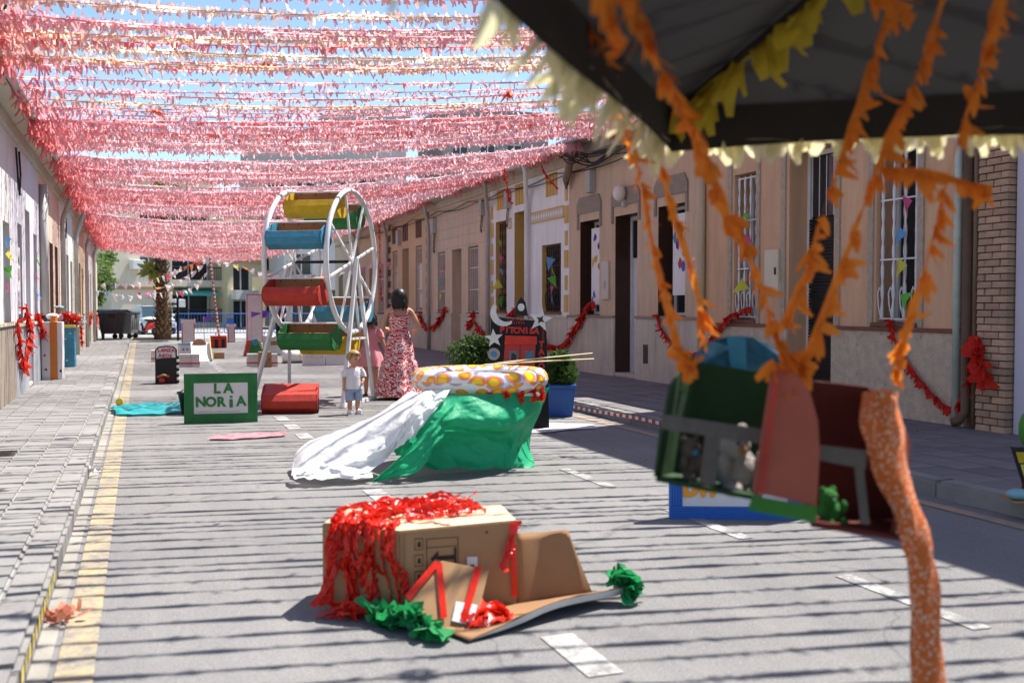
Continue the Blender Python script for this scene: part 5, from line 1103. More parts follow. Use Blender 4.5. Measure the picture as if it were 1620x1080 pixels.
# toddler
J = dict(pelvis=((0, 0, .36), .062), spine=((0, .005, .45), .062), chest=((0, .005, .55), .066), neck=((0, 0, .625), .034), head=((0, -.005, .68), .036), shL=((.095, .005, .575), .036), elL=((.125, -.01, .48), .026), wrL=((.10, -.08, .42), .02), shR=((-.095, .005, .575), .036), elR=((-.128, .01, .475), .026), wrR=((-.135, -.015, .375), .02),
    hipL=((.05, 0, .33), .05), knL=((.052, -.01, .2), .038), anL=((.05, .01, .06), .026), toL=((.06, -.065, .03), .024), hipR=((-.05, 0, .33), .05), knR=((-.055, -.005, .2), .038), anR=((-.055, .0, .06), .026), toR=((-.065, -.075, .03), .024))
m_kid = mat('child_skin', (.52, .27, .17), .55, .05, 8)
boy, bo, M = person('person', 'toddler with fair hair in white shirt, blue shorts and white shoes', (2.61, 13.3, 0), R(4), J, std_edges(), ((.0, -.01, .735), .185, R(28), R(14)), [((-.137, -.02, .365), (0, -.15, -1), (0, 1, 0), .075), ((.09, -.09, .42), (-.3, -1, -.2), (0, 0, 1), .075)], m_kid)
hair_cap(M, .185, .05, 0, m_blond, bo, 1.02, .22, 1)
m_shirt = mat('white_shirt', (.70, .68, .70), .8, .06, 8, .3, 30)
sh = loft([(0, .005, .615, .05, .045), (0, .005, .60, .095, .06), (0, .005, .57, .115, .075), (0, .005, .48, .105, .082), (0, 0, .40, .112, .09), (0, 0, .335, .12, .098)], 20, .08, 6).build('shirt', m_shirt, bo, True, fix=False)
for sx in (-1, 1): loft([(sx * .085, .005, .60, .045, .05), (sx * .11, .0, .555, .048, .05), (sx * .128, 0, .495, .046, .046)], 12).build('sleeve', m_shirt, sh, True, fix=False)
m_denim = mat('pale_blue_cotton', (.30, .38, .52), .85, .1, 10)
so = loft([(0, 0, .37, .10, .08), (0, 0, .33, .108, .085), (0, 0, .30, .11, .085)], 18).build('shorts', m_denim, bo, True, fix=False)
for sx in (-1, 1): loft([(sx * .052, 0, .32, .056, .075), (sx * .056, -.003, .24, .056, .066), (sx * .06, -.005, .185, .054, .06)], 14, .06, 5).build('shorts_leg', m_denim, so, True, fix=False)
for sx, yy in ((1, -.028), (-1, -.04)): 
    s_ = MB().ball((sx * .06, yy, .034), .05, 12, 8, (.75, 1.45, .72)).build('shoe', m_white, bo, True); MB().box(sx * .06 - .036, sx * .06 + .036, yy - .07, yy + .06, 0, .012).build('shoe_sole', m_white, s_)
# woman in the long dress, seen from behind
J = dict(pelvis=((0, 0, .92), .13), spine=((0, 0, 1.06), .11), chest=((0, .01, 1.28), .12), neck=((0, .01, 1.42), .052), head=((0, 0, 1.5), .055), shL=((.175, .01, 1.355), .052), elL=((.27, .02, 1.10), .040), wrL=((.20, -.19, 1.06), .029), shR=((-.175, .01, 1.355), .052), elR=((-.28, .06, 1.12), .040), wrR=((-.27, -.16, 1.03), .029),
    hipL=((.09, 0, .88), .10), knL=((.09, -.03, .48), .06), anL=((.09, .02, .09), .038), toL=((.1, -.12, .03), .03), hipR=((-.09, 0, .88), .10), knR=((-.09, -.01, .48), .06), anR=((-.09, .03, .09), .038), toR=((-.1, -.11, .03), .03))
wom, wo_, M = person('person', 'dark-haired woman seen from behind in long red and white patterned dress', (3.72, 15.35, 0), R(174), J, std_edges(), ((0, -.02, 1.545), .225, R(18), R(10)), [((.20, -.2, 1.055), (-.6, -.7, .0), (0, 0, 1), .17), ((-.27, -.17, 1.03), (.1, -.9, -.3), (0, 0, 1), .17)], m_skin)
hair_cap(M, .225, 1.25, -.05, m_hair, wo_, 1.16, .25, 2)
m_dress = pattern_mat('red_floral_print', 'floral', (.74, .68, .66), (.50, .025, .035), 9., .8)
dr = loft([(0, .01, 1.27, .165, .118), (0, .005, 1.2, .170, .125), (0, 0, 1.06, .142, .112), (0, 0, 1.0, .150, .118), (0, 0, .96, .17, .14), (0, 0, .85, .20, .18), (0, .01, .68, .225, .215), (0, .01, .60, .235, .225), (0, .01, .57, .265, .25), (0, .02, .40, .30, .285), (0, .02, .24, .325, .31), (0, .03, .21, .35, .335), (0, .03, .05, .375, .36)], 44, .06, 11).build('dress', m_dress, wo_, True, fix=False)
for sx in (-1, 1): MB().tube([(sx * .10, .115, 1.27), (sx * .115, .085, 1.36), (sx * .125, .02, 1.415), (sx * .11, -.08, 1.33), (sx * .10, -.11, 1.26)], .016, 6).build('shoulder_strap', m_dress, dr, True)
# girl in pink
J = dict(pelvis=((0, 0, .70), .095), spine=((0, 0, .80), .085), chest=((0, 0, .97), .09), neck=((0, 0, 1.08), .042), head=((0, 0, 1.15), .045), shL=((.13, 0, 1.03), .042), elL=((.19, .02, .83), .032), wrL=((.23, -.03, .65), .024), shR=((-.13, 0, 1.03), .042), elR=((-.20, 0, .84), .032), wrR=((-.26, -.03, .66), .024),
    hipL=((.07, 0, .66), .075), knL=((.07, -.03, .37), .05), anL=((.07, .03, .07), .032), toL=((.08, -.1, .025), .026), hipR=((-.07, 0, .66), .075), knR=((-.075, .02, .37), .05), anR=((-.08, .08, .07), .032), toR=((-.09, -.04, .025), .026))
gir, gb, M = person('person', 'girl in short pink dress standing beside the ferris wheel leg', (3.42, 16.05, 0), R(165), J, std_edges(), ((0, -.01, 1.2), .20, R(30), R(12)), [((.23, -.04, .64), (.1, -.1, -1), (0, 1, 0), .14), ((-.265, -.04, .65), (-.1, -.1, -1), (0, 1, 0), .14)], m_skin)
hair_cap(M, .20, .8, -.04, mat('brown_hair', (.035, .02, .012), .5, .2, 60), gb, 1.1, .25, 3)
m_pink = mat('pink_cotton', (.68, .28, .32), .85, .06, 8)
pd = loft([(0, 0, 1.065, .09, .06), (0, 0, 1.04, .135, .085), (0, 0, .95, .135, .10), (0, 0, .82, .115, .095), (0, 0, .78, .13, .11), (0, 0, .64, .19, .17), (0, 0, .47, .23, .21)], 32, .10, 9).build('dress', m_pink, gb, True, fix=False)
for sx in (-1, 1): loft([(sx * .12, 0, 1.06, .045, .055), (sx * .15, 0, 1.0, .055, .06), (sx * .168, 0, .93, .056, .058)], 12).build('sleeve', m_pink, pd, True, fix=False)
for sx, yy in ((.08, -.04), (-.085, .02)): MB().box(sx - .04, sx + .04, yy - .1, yy + .1, 0, .018).build('sandal', m_iron, gb, bevel=.006)
# distant person
J = dict(pelvis=((0, 0, .95), .13), spine=((0, 0, 1.08), .12), chest=((0, 0, 1.3), .13), neck=((0, 0, 1.45), .055), head=((0, 0, 1.53), .055), shL=((.19, 0, 1.38), .06), elL=((.25, .02, 1.12), .045), wrL=((.15, -.15, 1.0), .032), shR=((-.19, 0, 1.38), .06), elR=((-.25, .02, 1.12), .045), wrR=((-.18, -.12, .95), .032),
    hipL=((.09, 0, .9), .10), knL=((.1, -.02, .5), .065), anL=((.1, .02, .09), .04), toL=((.11, -.12, .03), .032), hipR=((-.09, 0, .9), .10), knR=((-.1, -.02, .5), .065), anR=((-.1, .02, .09), .04), toR=((-.11, -.12, .03), .032))
fp, fo, M = person('person', 'distant person in dark purple top seen through the ferris wheel', (5.45, 43.5, 0), R(8), J, std_edges(), ((0, -.01, 1.58), .23, 0, 0), [((.15, -.16, .99), (-.6, -.6, -.2), (0, 0, 1), .17), ((-.18, -.13, .94), (.4, -.6, -.4), (0, 0, 1), .17)], m_skin)
hair_cap(M, .23, .5, 0, m_hair, fo, 1.08, .25, 4)
m_purp = mat('purple_knit', (.055, .02, .09), .85, .1, 8); tp_ = loft([(0, 0, 1.43, .1, .07), (0, 0, 1.39, .2, .11), (0, 0, 1.25, .2, .14), (0, 0, 1.05, .17, .14), (0, 0, .9, .19, .16)], 20, .05).build('top', m_purp, fo, True, fix=False)
for sx in (-1, 1):
    loft([(sx * .18, 0, 1.41, .06, .07), (sx * .215, .01, 1.3, .065, .07), (sx * .235, .015, 1.19, .06, .065)], 12).build('sleeve', m_purp, tp_, True, fix=False)
    loft([(sx * .09, 0, .93, .1, .13), (sx * .1, 0, .5, .085, .09), (sx * .1, 0, .1, .07, .075)], 14).build('trouser_leg', m_black, fo, True, fix=False)

# ------------------------------------------------------------ paddling pool on a draped table
TX, TY = 2.86, 8.75
tb = thing('draped_table', 'white folding table hidden under green and white plastic sheets', 'table', (TX, TY, 0), R(-14))
MB().box(-.5, .5, -.38, .38, .63, .66).build('tabletop', m_white, tb, bevel=.01)
for sx in (-.36, .30):
    for sy in (-.20, .3): MB().tube([(sx, sy, .64), (sx * 1.0, sy * 1.0, .0)], .014, 8).build('leg', m_whitemetal, tb)
pl = thing('paddling_pool', 'inflatable paddling pool printed with orange and yellow rings on green table', 'paddling pool', (TX, TY, .66))
mb = MB(); P = []
for i in range(49):
    t = 2 * math.pi * i / 48; c = (.53 * math.cos(t), .53 * math.sin(t)); row = []
    for k in range(15):
        p_ = 2 * math.pi * k / 14; w_ = 1 + .015 * math.sin(17 * t); row.append(((.53 + .088 * math.cos(p_) * w_) * math.cos(t), (.53 + .088 * math.cos(p_) * w_) * math.sin(t), .10 + .095 * math.sin(p_) * w_))
    P.append(row)
mb.grid(P); rg_ = mb.build('inflated_ring', pattern_mat('ring_print', 'rings', (.78, .76, .76), (0, 0, 0), 7.0, .22), pl, True, fix=False)
uvl = rg_.data.uv_layers.new(name='UVMap')
for lp in rg_.data.loops:
    i_, k_ = divmod(lp.vertex_index, 15); uvl.data[lp.index].uv = (i_ / 48 * 3.33, k_ / 14 * .58)
MB().lathe([(.0, .05), (.46, .05), (.46, .06)], n=32).build('pool_floor', m_blue, pl)
for i, a in enumerate((-150, -145, -100, -86, -70, -55, -40)):
    p0 = (.57 * math.cos(R(a)), .57 * math.sin(R(a)), .05); tag(crepe('tape_tuft', [p0, (p0[0] * 1.03, p0[1] * 1.03, .0), (p0[0] * 1.03, p0[1] * 1.03, -.06 - .06 * (i < 2))], .05, m_redplastic, pl, 120, .05, seed=60 + i), None)
m_gsheet = mat('green_sheet', (.03, .52, .25), .5, .08, 3, .8, 9, spec=.3, transl=.45)
m_wsheet = mat('white_sheet', (.93, .93, .94), .42, .04, 3, .8, 9, spec=.35, transl=.32)
def sheet(name, m, ctrl, nu, nv, parent, wr=.012, seed=0):
    r = np.random.default_rng(seed); P = surf(ctrl, nu, nv); ph = r.uniform(0, 6, 6); Q = []
    for i in range(nu):
        row = []
        for j in range(nv):
            u, v = i / (nu - 1), j / (nv - 1); e = math.sin(math.pi * u) ** .5 if 0 < u < 1 else 0
            d = wr * (math.sin(23 * v + 4 * math.sin(5 * u + ph[0]) + ph[1]) + .8 * math.sin(13 * v - 9 * u + ph[2]) + .5 * math.sin(31 * u + 11 * v + ph[3])) + wr * 1.9 * (.5 - abs(mnoise.noise(Vector((u * 5 + seed, v * 6, .3)))) * 2) + wr * .9 * (.5 - abs(mnoise.noise(Vector((u * 13 + seed, v * 15, 1.3)))) * 2); p = np.array(P[i][j]); row.append((p[0] + d * .3, p[1] + d, p[2] + d * .3))
        Q.append(row)
    return MB().grid(Q).build(name, m, parent, True, fix=False)
gs = thing('green_plastic_sheet', 'green plastic sheet draped down the table front, blown to left', 'plastic sheet')
sheet('front_drape', m_gsheet, [[(2.310, 8.250, 0.650), (2.560, 8.160, 0.660), (2.910, 8.200, 0.670), (3.270, 8.450, 0.660), (3.640, 9.000, 0.640)],
    [(2.150, 8.100, 0.480), (2.460, 8.000, 0.460), (2.820, 8.020, 0.420), (3.170, 8.300, 0.470), (3.550, 9.000, 0.430)],
    [(2.050, 8.120, 0.300), (2.440, 8.200, 0.320), (2.890, 8.300, 0.240), (3.090, 8.400, 0.270), (3.400, 8.900, 0.140)],
    [(2.230, 8.250, 0.060), (2.580, 8.300, 0.020), (2.900, 8.330, 0.010), (3.060, 8.300, -0.000), (3.240, 8.350, 0.010)]], 60, 80, gs, .013, 1)
sheet('blown_flap', m_gsheet, [[(2.430, 8.100, 0.600), (2.290, 7.980, 0.350), (2.230, 7.950, 0.250)], [(2.240, 8.000, 0.480), (2.180, 7.950, 0.290), (2.130, 7.950, 0.130)], [(2.020, 7.950, 0.290), (2.000, 7.920, 0.210), (2.040, 7.950, 0.070)], [(1.820, 7.950, 0.120), (1.820, 7.950, 0.090), (1.850, 7.950, 0.040)], [(1.710, 7.950, 0.030), (1.710, 7.950, 0.020), (1.720, 7.940, 0.020)]], 60, 36, gs, .008, 2)
sheet('inner_fold', m_gsheet, [[(2.070, 8.350, 0.510), (2.150, 8.350, 0.530), (2.380, 8.300, 0.580)], [(1.970, 8.300, 0.330), (2.080, 8.300, 0.320), (2.330, 8.300, 0.310)], [(1.930, 8.300, 0.240), (2.050, 8.300, 0.140), (2.340, 8.350, 0.050)]], 16, 16, gs, .01, 3)
ws = thing('white_plastic_sheet', 'white plastic sheet trailing from table down to the road', 'plastic sheet')
sheet('trailing_sheet', m_wsheet, [[(2.400, 8.350, 0.700), (2.260, 8.400, 0.690), (2.160, 8.600, 0.660), (2.130, 8.800, 0.580)], [(2.120, 8.150, 0.460), (2.030, 8.200, 0.520), (1.950, 8.500, 0.530), (1.960, 8.900, 0.430)], [(1.970, 8.150, 0.270), (1.820, 8.200, 0.350), (1.700, 8.500, 0.410), (1.720, 8.900, 0.350)],
    [(1.790, 8.100, 0.130), (1.620, 8.150, 0.210), (1.480, 8.500, 0.300), (1.440, 8.900, 0.270)], [(1.620, 8.050, 0.070), (1.450, 8.150, 0.110), (1.300, 8.500, 0.190), (1.260, 8.900, 0.170)], [(1.450, 8.050, 0.050), (1.290, 8.100, 0.050), (1.170, 8.350, 0.060), (1.170, 8.600, 0.070)]], 80, 52, ws, .013, 4)
sheet('hanging_corner', m_wsheet, [[(2.420, 8.200, 0.710), (2.300, 8.100, 0.600), (2.160, 8.050, 0.460), (2.060, 8.000, 0.360)], [(2.280, 8.150, 0.690), (2.160, 8.050, 0.560), (2.060, 8.000, 0.440), (1.980, 8.000, 0.310)], [(2.180, 8.200, 0.650), (2.060, 8.100, 0.530), (1.970, 8.100, 0.350), (1.910, 8.100, 0.240)], [(2.110, 8.300, 0.590), (2.010, 8.200, 0.470), (1.900, 8.150, 0.270), (1.820, 8.100, 0.160)]], 44, 48, ws, .010, 5)
sheet('floor_crumple', m_wsheet, [[(1.120, 8.250, 0.110), (1.300, 8.200, 0.100), (1.500, 8.150, 0.070), (1.690, 8.100, 0.050)], [(1.100, 8.100, 0.090), (1.310, 8.100, 0.160), (1.460, 8.080, 0.140), (1.710, 8.050, 0.080)], [(1.100, 8.000, 0.070), (1.270, 7.980, 0.070), (1.460, 7.980, 0.060), (1.720, 7.980, 0.050)]], 14, 34, ws, .014, 6)
for i, (a, b, lab) in enumerate((((3.0, 9.0, .87), (4.15, 9.15, .95), 'upper of two long canes resting across the paddling pool'), ((2.95, 8.92, .87), (4.12, 9.05, .90), 'lower of two long canes resting across the paddling pool'))):
    tag(MB().tube([a, tuple((np.array(a) + b) / 2 + np.array([0, 0, .005])), b], .007, 6).build('bamboo_cane', mat('cane', (.58, .46, .22), .5, .1)), lab, 'cane')

# ------------------------------------------------------------ fortune-teller booth, planters
pb = thing('fortune_teller_booth', 'black card fortune-teller booth lettered PITONISA and TAROT with white stars', 'booth', (4.02, 10.95, 0), R(-16))
W2, H_, Y0 = .30, 1.30, 0
bod = MB().add([(-W2 - .02, 0, 0), (W2 + .08, 0, 0), (W2 + .02, .34, 0), (-W2, .34, 0), (-W2 + .01, 0, H_), (W2 + .04, 0, H_ - .06), (W2 + .03, .34, H_ - .05), (-W2 + .02, .34, H_)], [(3, 2, 1, 0), (4, 5, 6, 7), (0, 1, 5, 4), (1, 2, 6, 5), (2, 3, 7, 6), (3, 0, 4, 7)]).build('black_box', mat('black_bin_film', (.007, .007, .008), .5, .1, 4, .6, 9, spec=.25), pb, bevel=.008)
m_rp = mat('booth_red', (.46, .04, .035), .5, .1, 5)
def fpanel(poly, y0, y1, nm, m, par): return MB().prism(poly, 'y', y0, y1).build(nm, m, par)
fpanel([(-.16, .62), (.20, .60), (.22, 1.02), (-.13, 1.02)], -.012, .01, 'red_shutter', m_rp, bod)
fpanel([(-.14, .98), (.23, .98), (.23, 1.07), (-.13, 1.08)], -.03, -.013, 'red_valance', m_redplastic, bod)
fpanel([(.035, .62), (.042, .62), (.044, .98), (.037, .98)], -.016, -.0125, 'shutter_gap', m_black, bod)
for x0 in (-.09, .09): 
    c_ = fpanel([(x0, .775), (x0 + .10, .775), (x0 + .11, .905), (x0 + .01, .905)], -.018, -.013, 'tarot_card', mat('card_slate', (.16, .18, .22), .5, .3, 30), bod); fpanel([(x0 + .025, .80), (x0 + .08, .80), (x0 + .09, .85), (x0 + .05, .885), (x0 + .03, .86)], -.021, -.0185, 'card_picture', m_blue if x0 > 0 else m_iron, c_)
mrl = mat('red_letter_paint', (.50, .03, .03), .5, .05)
word('PITONISA', .095, mrl, bod, (.03, -.012, 1.135), (1, 0, -.05), (.05, 0, 1), .056, .005, .08)
for i, ch in enumerate('TAROT'): word(ch, .09, mrl, bod, (.285, -.006, .98 - i * .085), (1, 0, 0), (0, 0, 1), .06, .005, .1)
rq = random.Random(3)
for x, z, n, ln in ((-.02, 1.245, 7, .022), (.02, 1.21, 6, .024)):
    mb = MB()
    for i in range(n): mb.add([(x - .08 + i * .028, -.006, z), (x - .074 + i * .028, -.006, z), (x - .07 + i * .028 + rq.uniform(-.008, .008), -.006, z + ln), (x - .08 + i * .028 + rq.uniform(-.006, .006), -.006, z + ln)], [(0, 1, 2, 3)])
    mb.build('scribbled_line', mrl, bod)['kind'] = 'stuff'
mb = MB()
for i in range(7): mb.add([(.29, -.006, 1.02 + i * .03), (.315, -.006, 1.022 + i * .03), (.318, -.006, 1.034 + i * .03), (.292, -.006, 1.03 + i * .03)], [(0, 1, 2, 3)])
mb.build('scribbled_line', mrl, bod)['kind'] = 'stuff'
def star(cx, cz, r0, rot=0., k=5, inner=.42): return [(cx + (r0 if i % 2 == 0 else r0 * inner) * math.sin(math.pi * i / k + rot), cz + (r0 if i % 2 == 0 else r0 * inner) * math.cos(math.pi * i / k + rot)) for i in range(2 * k)]
m_foil = mat('silver_card', (.66, .66, .64), .3, .1, 8, spec=.6)
s1 = fpanel(star(.27, 1.26, .145, .15), -.05, -.035, 'silver_star', m_foil, pb); fpanel(star(.27, 1.26, .055, .6, 4), -.053, -.0505, 'star_centre', m_iron, s1); fpanel(star(-.26, 1.05, .11, -.1), -.04, -.025, 'silver_star', m_foil, pb)
fpanel([(-.15 + .15 * math.cos(a), 1.335 + .15 * math.sin(a)) for a in np.linspace(R(140), R(310), 14)] + [(-.11 + .125 * math.cos(a), 1.36 + .125 * math.sin(a)) for a in np.linspace(R(295), R(155), 14)], -.045, -.03, 'silver_moon', m_foil, pb)
ey = fpanel([(-.26 + .07 * math.cos(a), .87 + .07 * math.sin(a)) for a in np.linspace(0, 6.28, 20)], -.03, -.015, 'round_badge', mat('pinkish_card', (.45, .34, .33), .6, .2, 20), pb); fpanel([(-.26 + .038 * math.cos(a), .87 + .038 * math.sin(a)) for a in np.linspace(0, 6.28, 14)], -.033, -.0305, 'blue_eye', m_blue, ey)
tp_ = fpanel([(-.02, 1.31), (.14, 1.30), (.11, 1.46), (.06, 1.52), (.02, 1.46)], .1, .16, 'top_ornament', m_black, pb); fpanel([(.06 + .04 * math.cos(a), 1.40 + .045 * math.sin(a)) for a in np.linspace(0, 6.28, 12)], .09, .099, 'ornament_badge', m_foil, tp_)
fpanel(star(.20, .20, .085, .3), -.02, -.006, 'red_star', m_rp, pb)
rag('white_mat', 'crumpled white paper mat on road beside fortune-teller booth', 3.55, 4.95, 10.55, 11.4, .015, m_paper, 'mat', 9)
def planter(x, y, r_, h, lab, seed):
    t = thing('blue_planter', lab, 'planter', (x, y, 0), R(-20)); m_pot = mat('blue_pot', (.025, .10, .34), .4, .08, 4)
    MB().add([(-.15, -.15, 0), (.15, -.15, 0), (.15, .15, 0), (-.15, .15, 0), (-.185, -.185, .36), (.185, -.185, .36), (.185, .185, .36), (-.185, .185, .36)], [(3, 2, 1, 0), (4, 5, 6, 7), (0, 1, 5, 4), (1, 2, 6, 5), (2, 3, 7, 6), (3, 0, 4, 7)]).build('pot', m_pot, t, bevel=.01); MB().box(-.2, .2, -.2, .2, .36, .41).build('pot_rim', m_pot, t, bevel=.008)
    s = MB(); rq = random.Random(seed); cs = []
    for i in range(9):
        a = rq.uniform(0, 6.28); d = rq.uniform(0, r_ * .6); p = (d * math.cos(a), d * math.sin(a), .41 + rq.uniform(.1, h)); s.tube([(0, 0, .36), (p[0] * .5, p[1] * .5, .45 + p[2] * .2), p], [.018, .012, .006], 5); cs.append((*p, r_ * rq.uniform(.42, .6)))
    s.build('stem', m_bark, t); leaf_cloud(cs, 5200, .05, seed, m_leaf, 'foliage', t, .9)
planter(5.08, 12.2, .27, .30, 'clipped green shrub in blue pot right of fortune-teller booth', 21); planter(4.42, 13.6, .42, .42, 'wide green shrub in blue pot left of fortune-teller booth', 22); planter(5.0, 14.2, .36, .36, 'green shrub in blue pot behind the booth, farthest of three', 23)

# ------------------------------------------------------------ torn carton with red and green streamers
ct = thing('torn_carton', 'big torn brown carton with red streamers lying on road', 'carton', (0, 0, 0))
def panel3(pts, th, nm, m, par, bend=None):
    """flat card panel with thickness from a 3-D outline"""
    P = [Vector(p) for p in pts]; nrm = (P[1] - P[0]).cross(P[2] - P[0]).normalized() * th; n = len(P); mb = MB(); mb.add([tuple(p) for p in P] + [tuple(p + nrm) for p in P], [tuple(range(n - 1, -1, -1)), tuple(range(n, 2 * n))] + [(i, (i + 1) % n, n + (i + 1) % n, n + i) for i in range(n)])
    return mb.build(nm, m, par)
A, A2, B_, C_, D_, E_ = (.79, 4.76), (.93, 4.62), (1.09, 4.50), (1.64, 4.47), (1.70, 4.86), (.95, 5.04)
hz = .39
def wallp(p, q, z0, z1, nm, m=m_card, zq=None): return panel3([(*p, z0), (*q, z0), (*q, zq or z1), (*p, z1)], .006, nm, m, ct)
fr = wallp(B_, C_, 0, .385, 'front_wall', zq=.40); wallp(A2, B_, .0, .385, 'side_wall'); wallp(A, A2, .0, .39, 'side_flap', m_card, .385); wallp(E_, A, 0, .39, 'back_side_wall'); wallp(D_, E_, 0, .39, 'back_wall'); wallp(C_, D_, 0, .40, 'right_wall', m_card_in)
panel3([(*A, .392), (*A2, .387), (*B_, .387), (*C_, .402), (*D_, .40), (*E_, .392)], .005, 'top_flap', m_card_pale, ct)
# print on the front
dF = Vector((C_[0] - B_[0], C_[1] - B_[1], 0)); lF = dF.length; dF.normalize(); nF = Vector((dF.y, -dF.x, 0))
def fpt(s, z, o=.003): o += .0065; v = Vector((*B_, 0)) + dF * s + nF * o; return (v.x, v.y, z)
def fpoly(pts, nm, m, o=.003): MB().add([fpt(s, z, o) for s, z in pts], [tuple(range(len(pts)))]).build(nm, m, fr, fix=False)
ink = mat('carton_ink', (.03, .02, .015), .7, 0)
for z0, z1, s0, s1 in ((.345, .348, .12, .27), (.15, .345, .12, .123), (.15, .345, .267, .27), (.305, .308, .125, .262)): fpoly([(s0, z0), (s1, z0), (s1, z1), (s0, z1)], 'printed_frame', ink)
fpoly([(.14, .255), (.175, .29), (.175, .266), (.25, .266), (.25, .30), (.26, .30), (.26, .21), (.25, .21), (.25, .246), (.175, .246), (.175, .22)], 'printed_arrow', ink, .004)
for i in range(3):
    z = .30 - i * .075
    for q in (((.065, z), (.105, z), (.105, z + .003), (.065, z + .003)), ((.065, z + .05), (.105, z + .05), (.105, z + .053), (.065, z + .053)), ((.065, z), (.067, z), (.067, z + .053), (.065, z + .053)), ((.103, z), (.105, z), (.105, z + .053), (.103, z + .053)), ((.078, z + .015), (.094, z + .012), (.092, z + .038), (.082, z + .035))): fpoly(q, 'printed_symbol', ink)
fpoly([(.31, .16), (.36, .158), (.36, .25), (.31, .252)], 'paper_label', m_paper, .004); fpoly([(.325, .2), (.345, .2), (.345, .215), (.325, .215)], 'label_print', ink, .0055)
fpoly([(.40, .355), (.41, .355), (.41, .365), (.40, .365)], 'punched_hole', ink)
for s in (.012, .02): MB().add([fpt(s, .01, .004), fpt(s + .003, .01, .004), fpt(s + .003, .38, .004), fpt(s, .38, .004)], [(0, 1, 2, 3)]).build('fold_crease', m_card_in, fr, fix=False)
# open flaps on the right
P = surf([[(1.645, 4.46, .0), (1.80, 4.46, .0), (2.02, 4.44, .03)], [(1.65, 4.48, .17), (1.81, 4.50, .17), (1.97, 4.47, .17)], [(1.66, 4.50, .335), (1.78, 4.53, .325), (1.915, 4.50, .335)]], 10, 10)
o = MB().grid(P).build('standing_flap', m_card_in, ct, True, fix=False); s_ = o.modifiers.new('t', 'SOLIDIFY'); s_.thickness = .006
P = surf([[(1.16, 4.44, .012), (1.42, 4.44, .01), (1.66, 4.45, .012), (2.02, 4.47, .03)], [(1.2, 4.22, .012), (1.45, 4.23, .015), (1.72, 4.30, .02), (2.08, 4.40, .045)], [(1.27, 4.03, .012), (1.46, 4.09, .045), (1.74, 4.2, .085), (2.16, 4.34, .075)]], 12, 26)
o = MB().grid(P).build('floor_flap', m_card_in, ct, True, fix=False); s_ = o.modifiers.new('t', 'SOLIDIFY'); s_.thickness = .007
P2 = [[(p[0] + (.0), p[1] - .012 * 0, p[2]) for p in P[-1]], [(p[0] + .004, p[1] + .02, p[2] - .03 * (.2 + min(1, j / 12))) for j, p in enumerate(P[-1])]]
MB().grid(P2).build('pale_underside', m_paper, ct, True, fix=False)
# leaning front flap with red tape
lf = panel3([(1.070, 4.320, 0.050), (1.320, 4.140, -0.010), (1.460, 4.340, 0.220), (1.247, 4.474, 0.254), (1.114, 4.396, 0.133)], -.006, 'leaning_flap', m_card, ct)
f0, f1, f2 = Vector((1.070, 4.320, 0.050)), Vector((1.320, 4.140, -0.010)), Vector((1.460, 4.340, 0.220))
nv = (f1 - f0).cross(f2 - f0).normalized(); nv = nv if nv.y < 0 else -nv
def lq(pts, nm, m, o): MB().add([tuple(Vector(p) + nv * o) for p in pts], [tuple(range(len(pts)))]).build(nm, m, lf, fix=False)
lq([(1.291, 4.283, 0.104), (1.374, 4.233, 0.093), (1.329, 4.174, 0.023), (1.253, 4.225, 0.038)], 'paper_label', m_paper, .010)
for q in ([(1.086, 4.390, 0.118), (1.243, 4.463, 0.243), (1.264, 4.443, 0.234), (1.100, 4.365, 0.101)], [(1.248, 4.458, 0.240), (1.273, 4.442, 0.236), (1.238, 4.243, 0.048), (1.211, 4.247, 0.041)], [(1.407, 4.372, 0.227), (1.434, 4.352, 0.221), (1.309, 4.192, 0.031), (1.286, 4.211, 0.039)]): lq(q, 'red_tape', m_redplastic, .013)
# streamers
rs = np.random.default_rng(5)
rs_ = thing('red_streamer_heap', 'heap of red plastic streamers spilling over top and left of carton', 'streamers')
rr_ = np.random.default_rng(31); tops = []
for i in range(38):
    x, y = rr_.uniform(.86, 1.42), rr_.uniform(4.62, 4.93) ; a_ = rr_.normal(0, .5); ln = rr_.uniform(.10, .30); x = max(x, .80 + (5.04 - y) * .35); q = []
    for f in np.linspace(0, 1, 5): q.append((min(1.64, x + ln * f * math.cos(a_) + rr_.normal(0, .012)), y + ln * f * math.sin(a_) * .6 + rr_.normal(0, .012), .405 + .008 + .035 * abs(rr_.normal(0, .6)) * math.exp(-max(0, x - 1.25) * 3)))
    tops.append(q)
ribbons('streamer', tops, .034, m_redplastic, rs_, 1)
hang = []
for i in range(20):
    f = rr_.uniform(0, 1) ** 1.2; x, y = .79 + .17 * f, 4.735 - .14 * f; zb = rr_.uniform(.0, .22) if i > 5 else .02; dx = rr_.normal(0, .02); hang.append([(x + .07, y + .09, .42), (x + .01, y - .012, .405), (x + dx, y - .03 + rr_.normal(0, .006), .30), (x + dx + rr_.normal(0, .02), y - .04 + rr_.normal(0, .008), .18 + zb * .5), (x + dx * 1.5 + rr_.normal(0, .02), y - .05, .02 + zb)])
for i in range(6):
    f = rr_.uniform(.0, 1); x, y = .98 + .09 * f, 4.575 - .07 * f; zb = rr_.uniform(.02, .2); hang.append([(x + .06, y + .09, .415), (x, y - .012, .40), (x - .01 + rr_.normal(0, .015), y - .025, .29), (x + .02 + rr_.normal(0, .02), y - .03, .2), (x + .05, y - .04, zb)])
ribbons('streamer', hang, .036, m_redplastic, rs_, 2)
fl = []
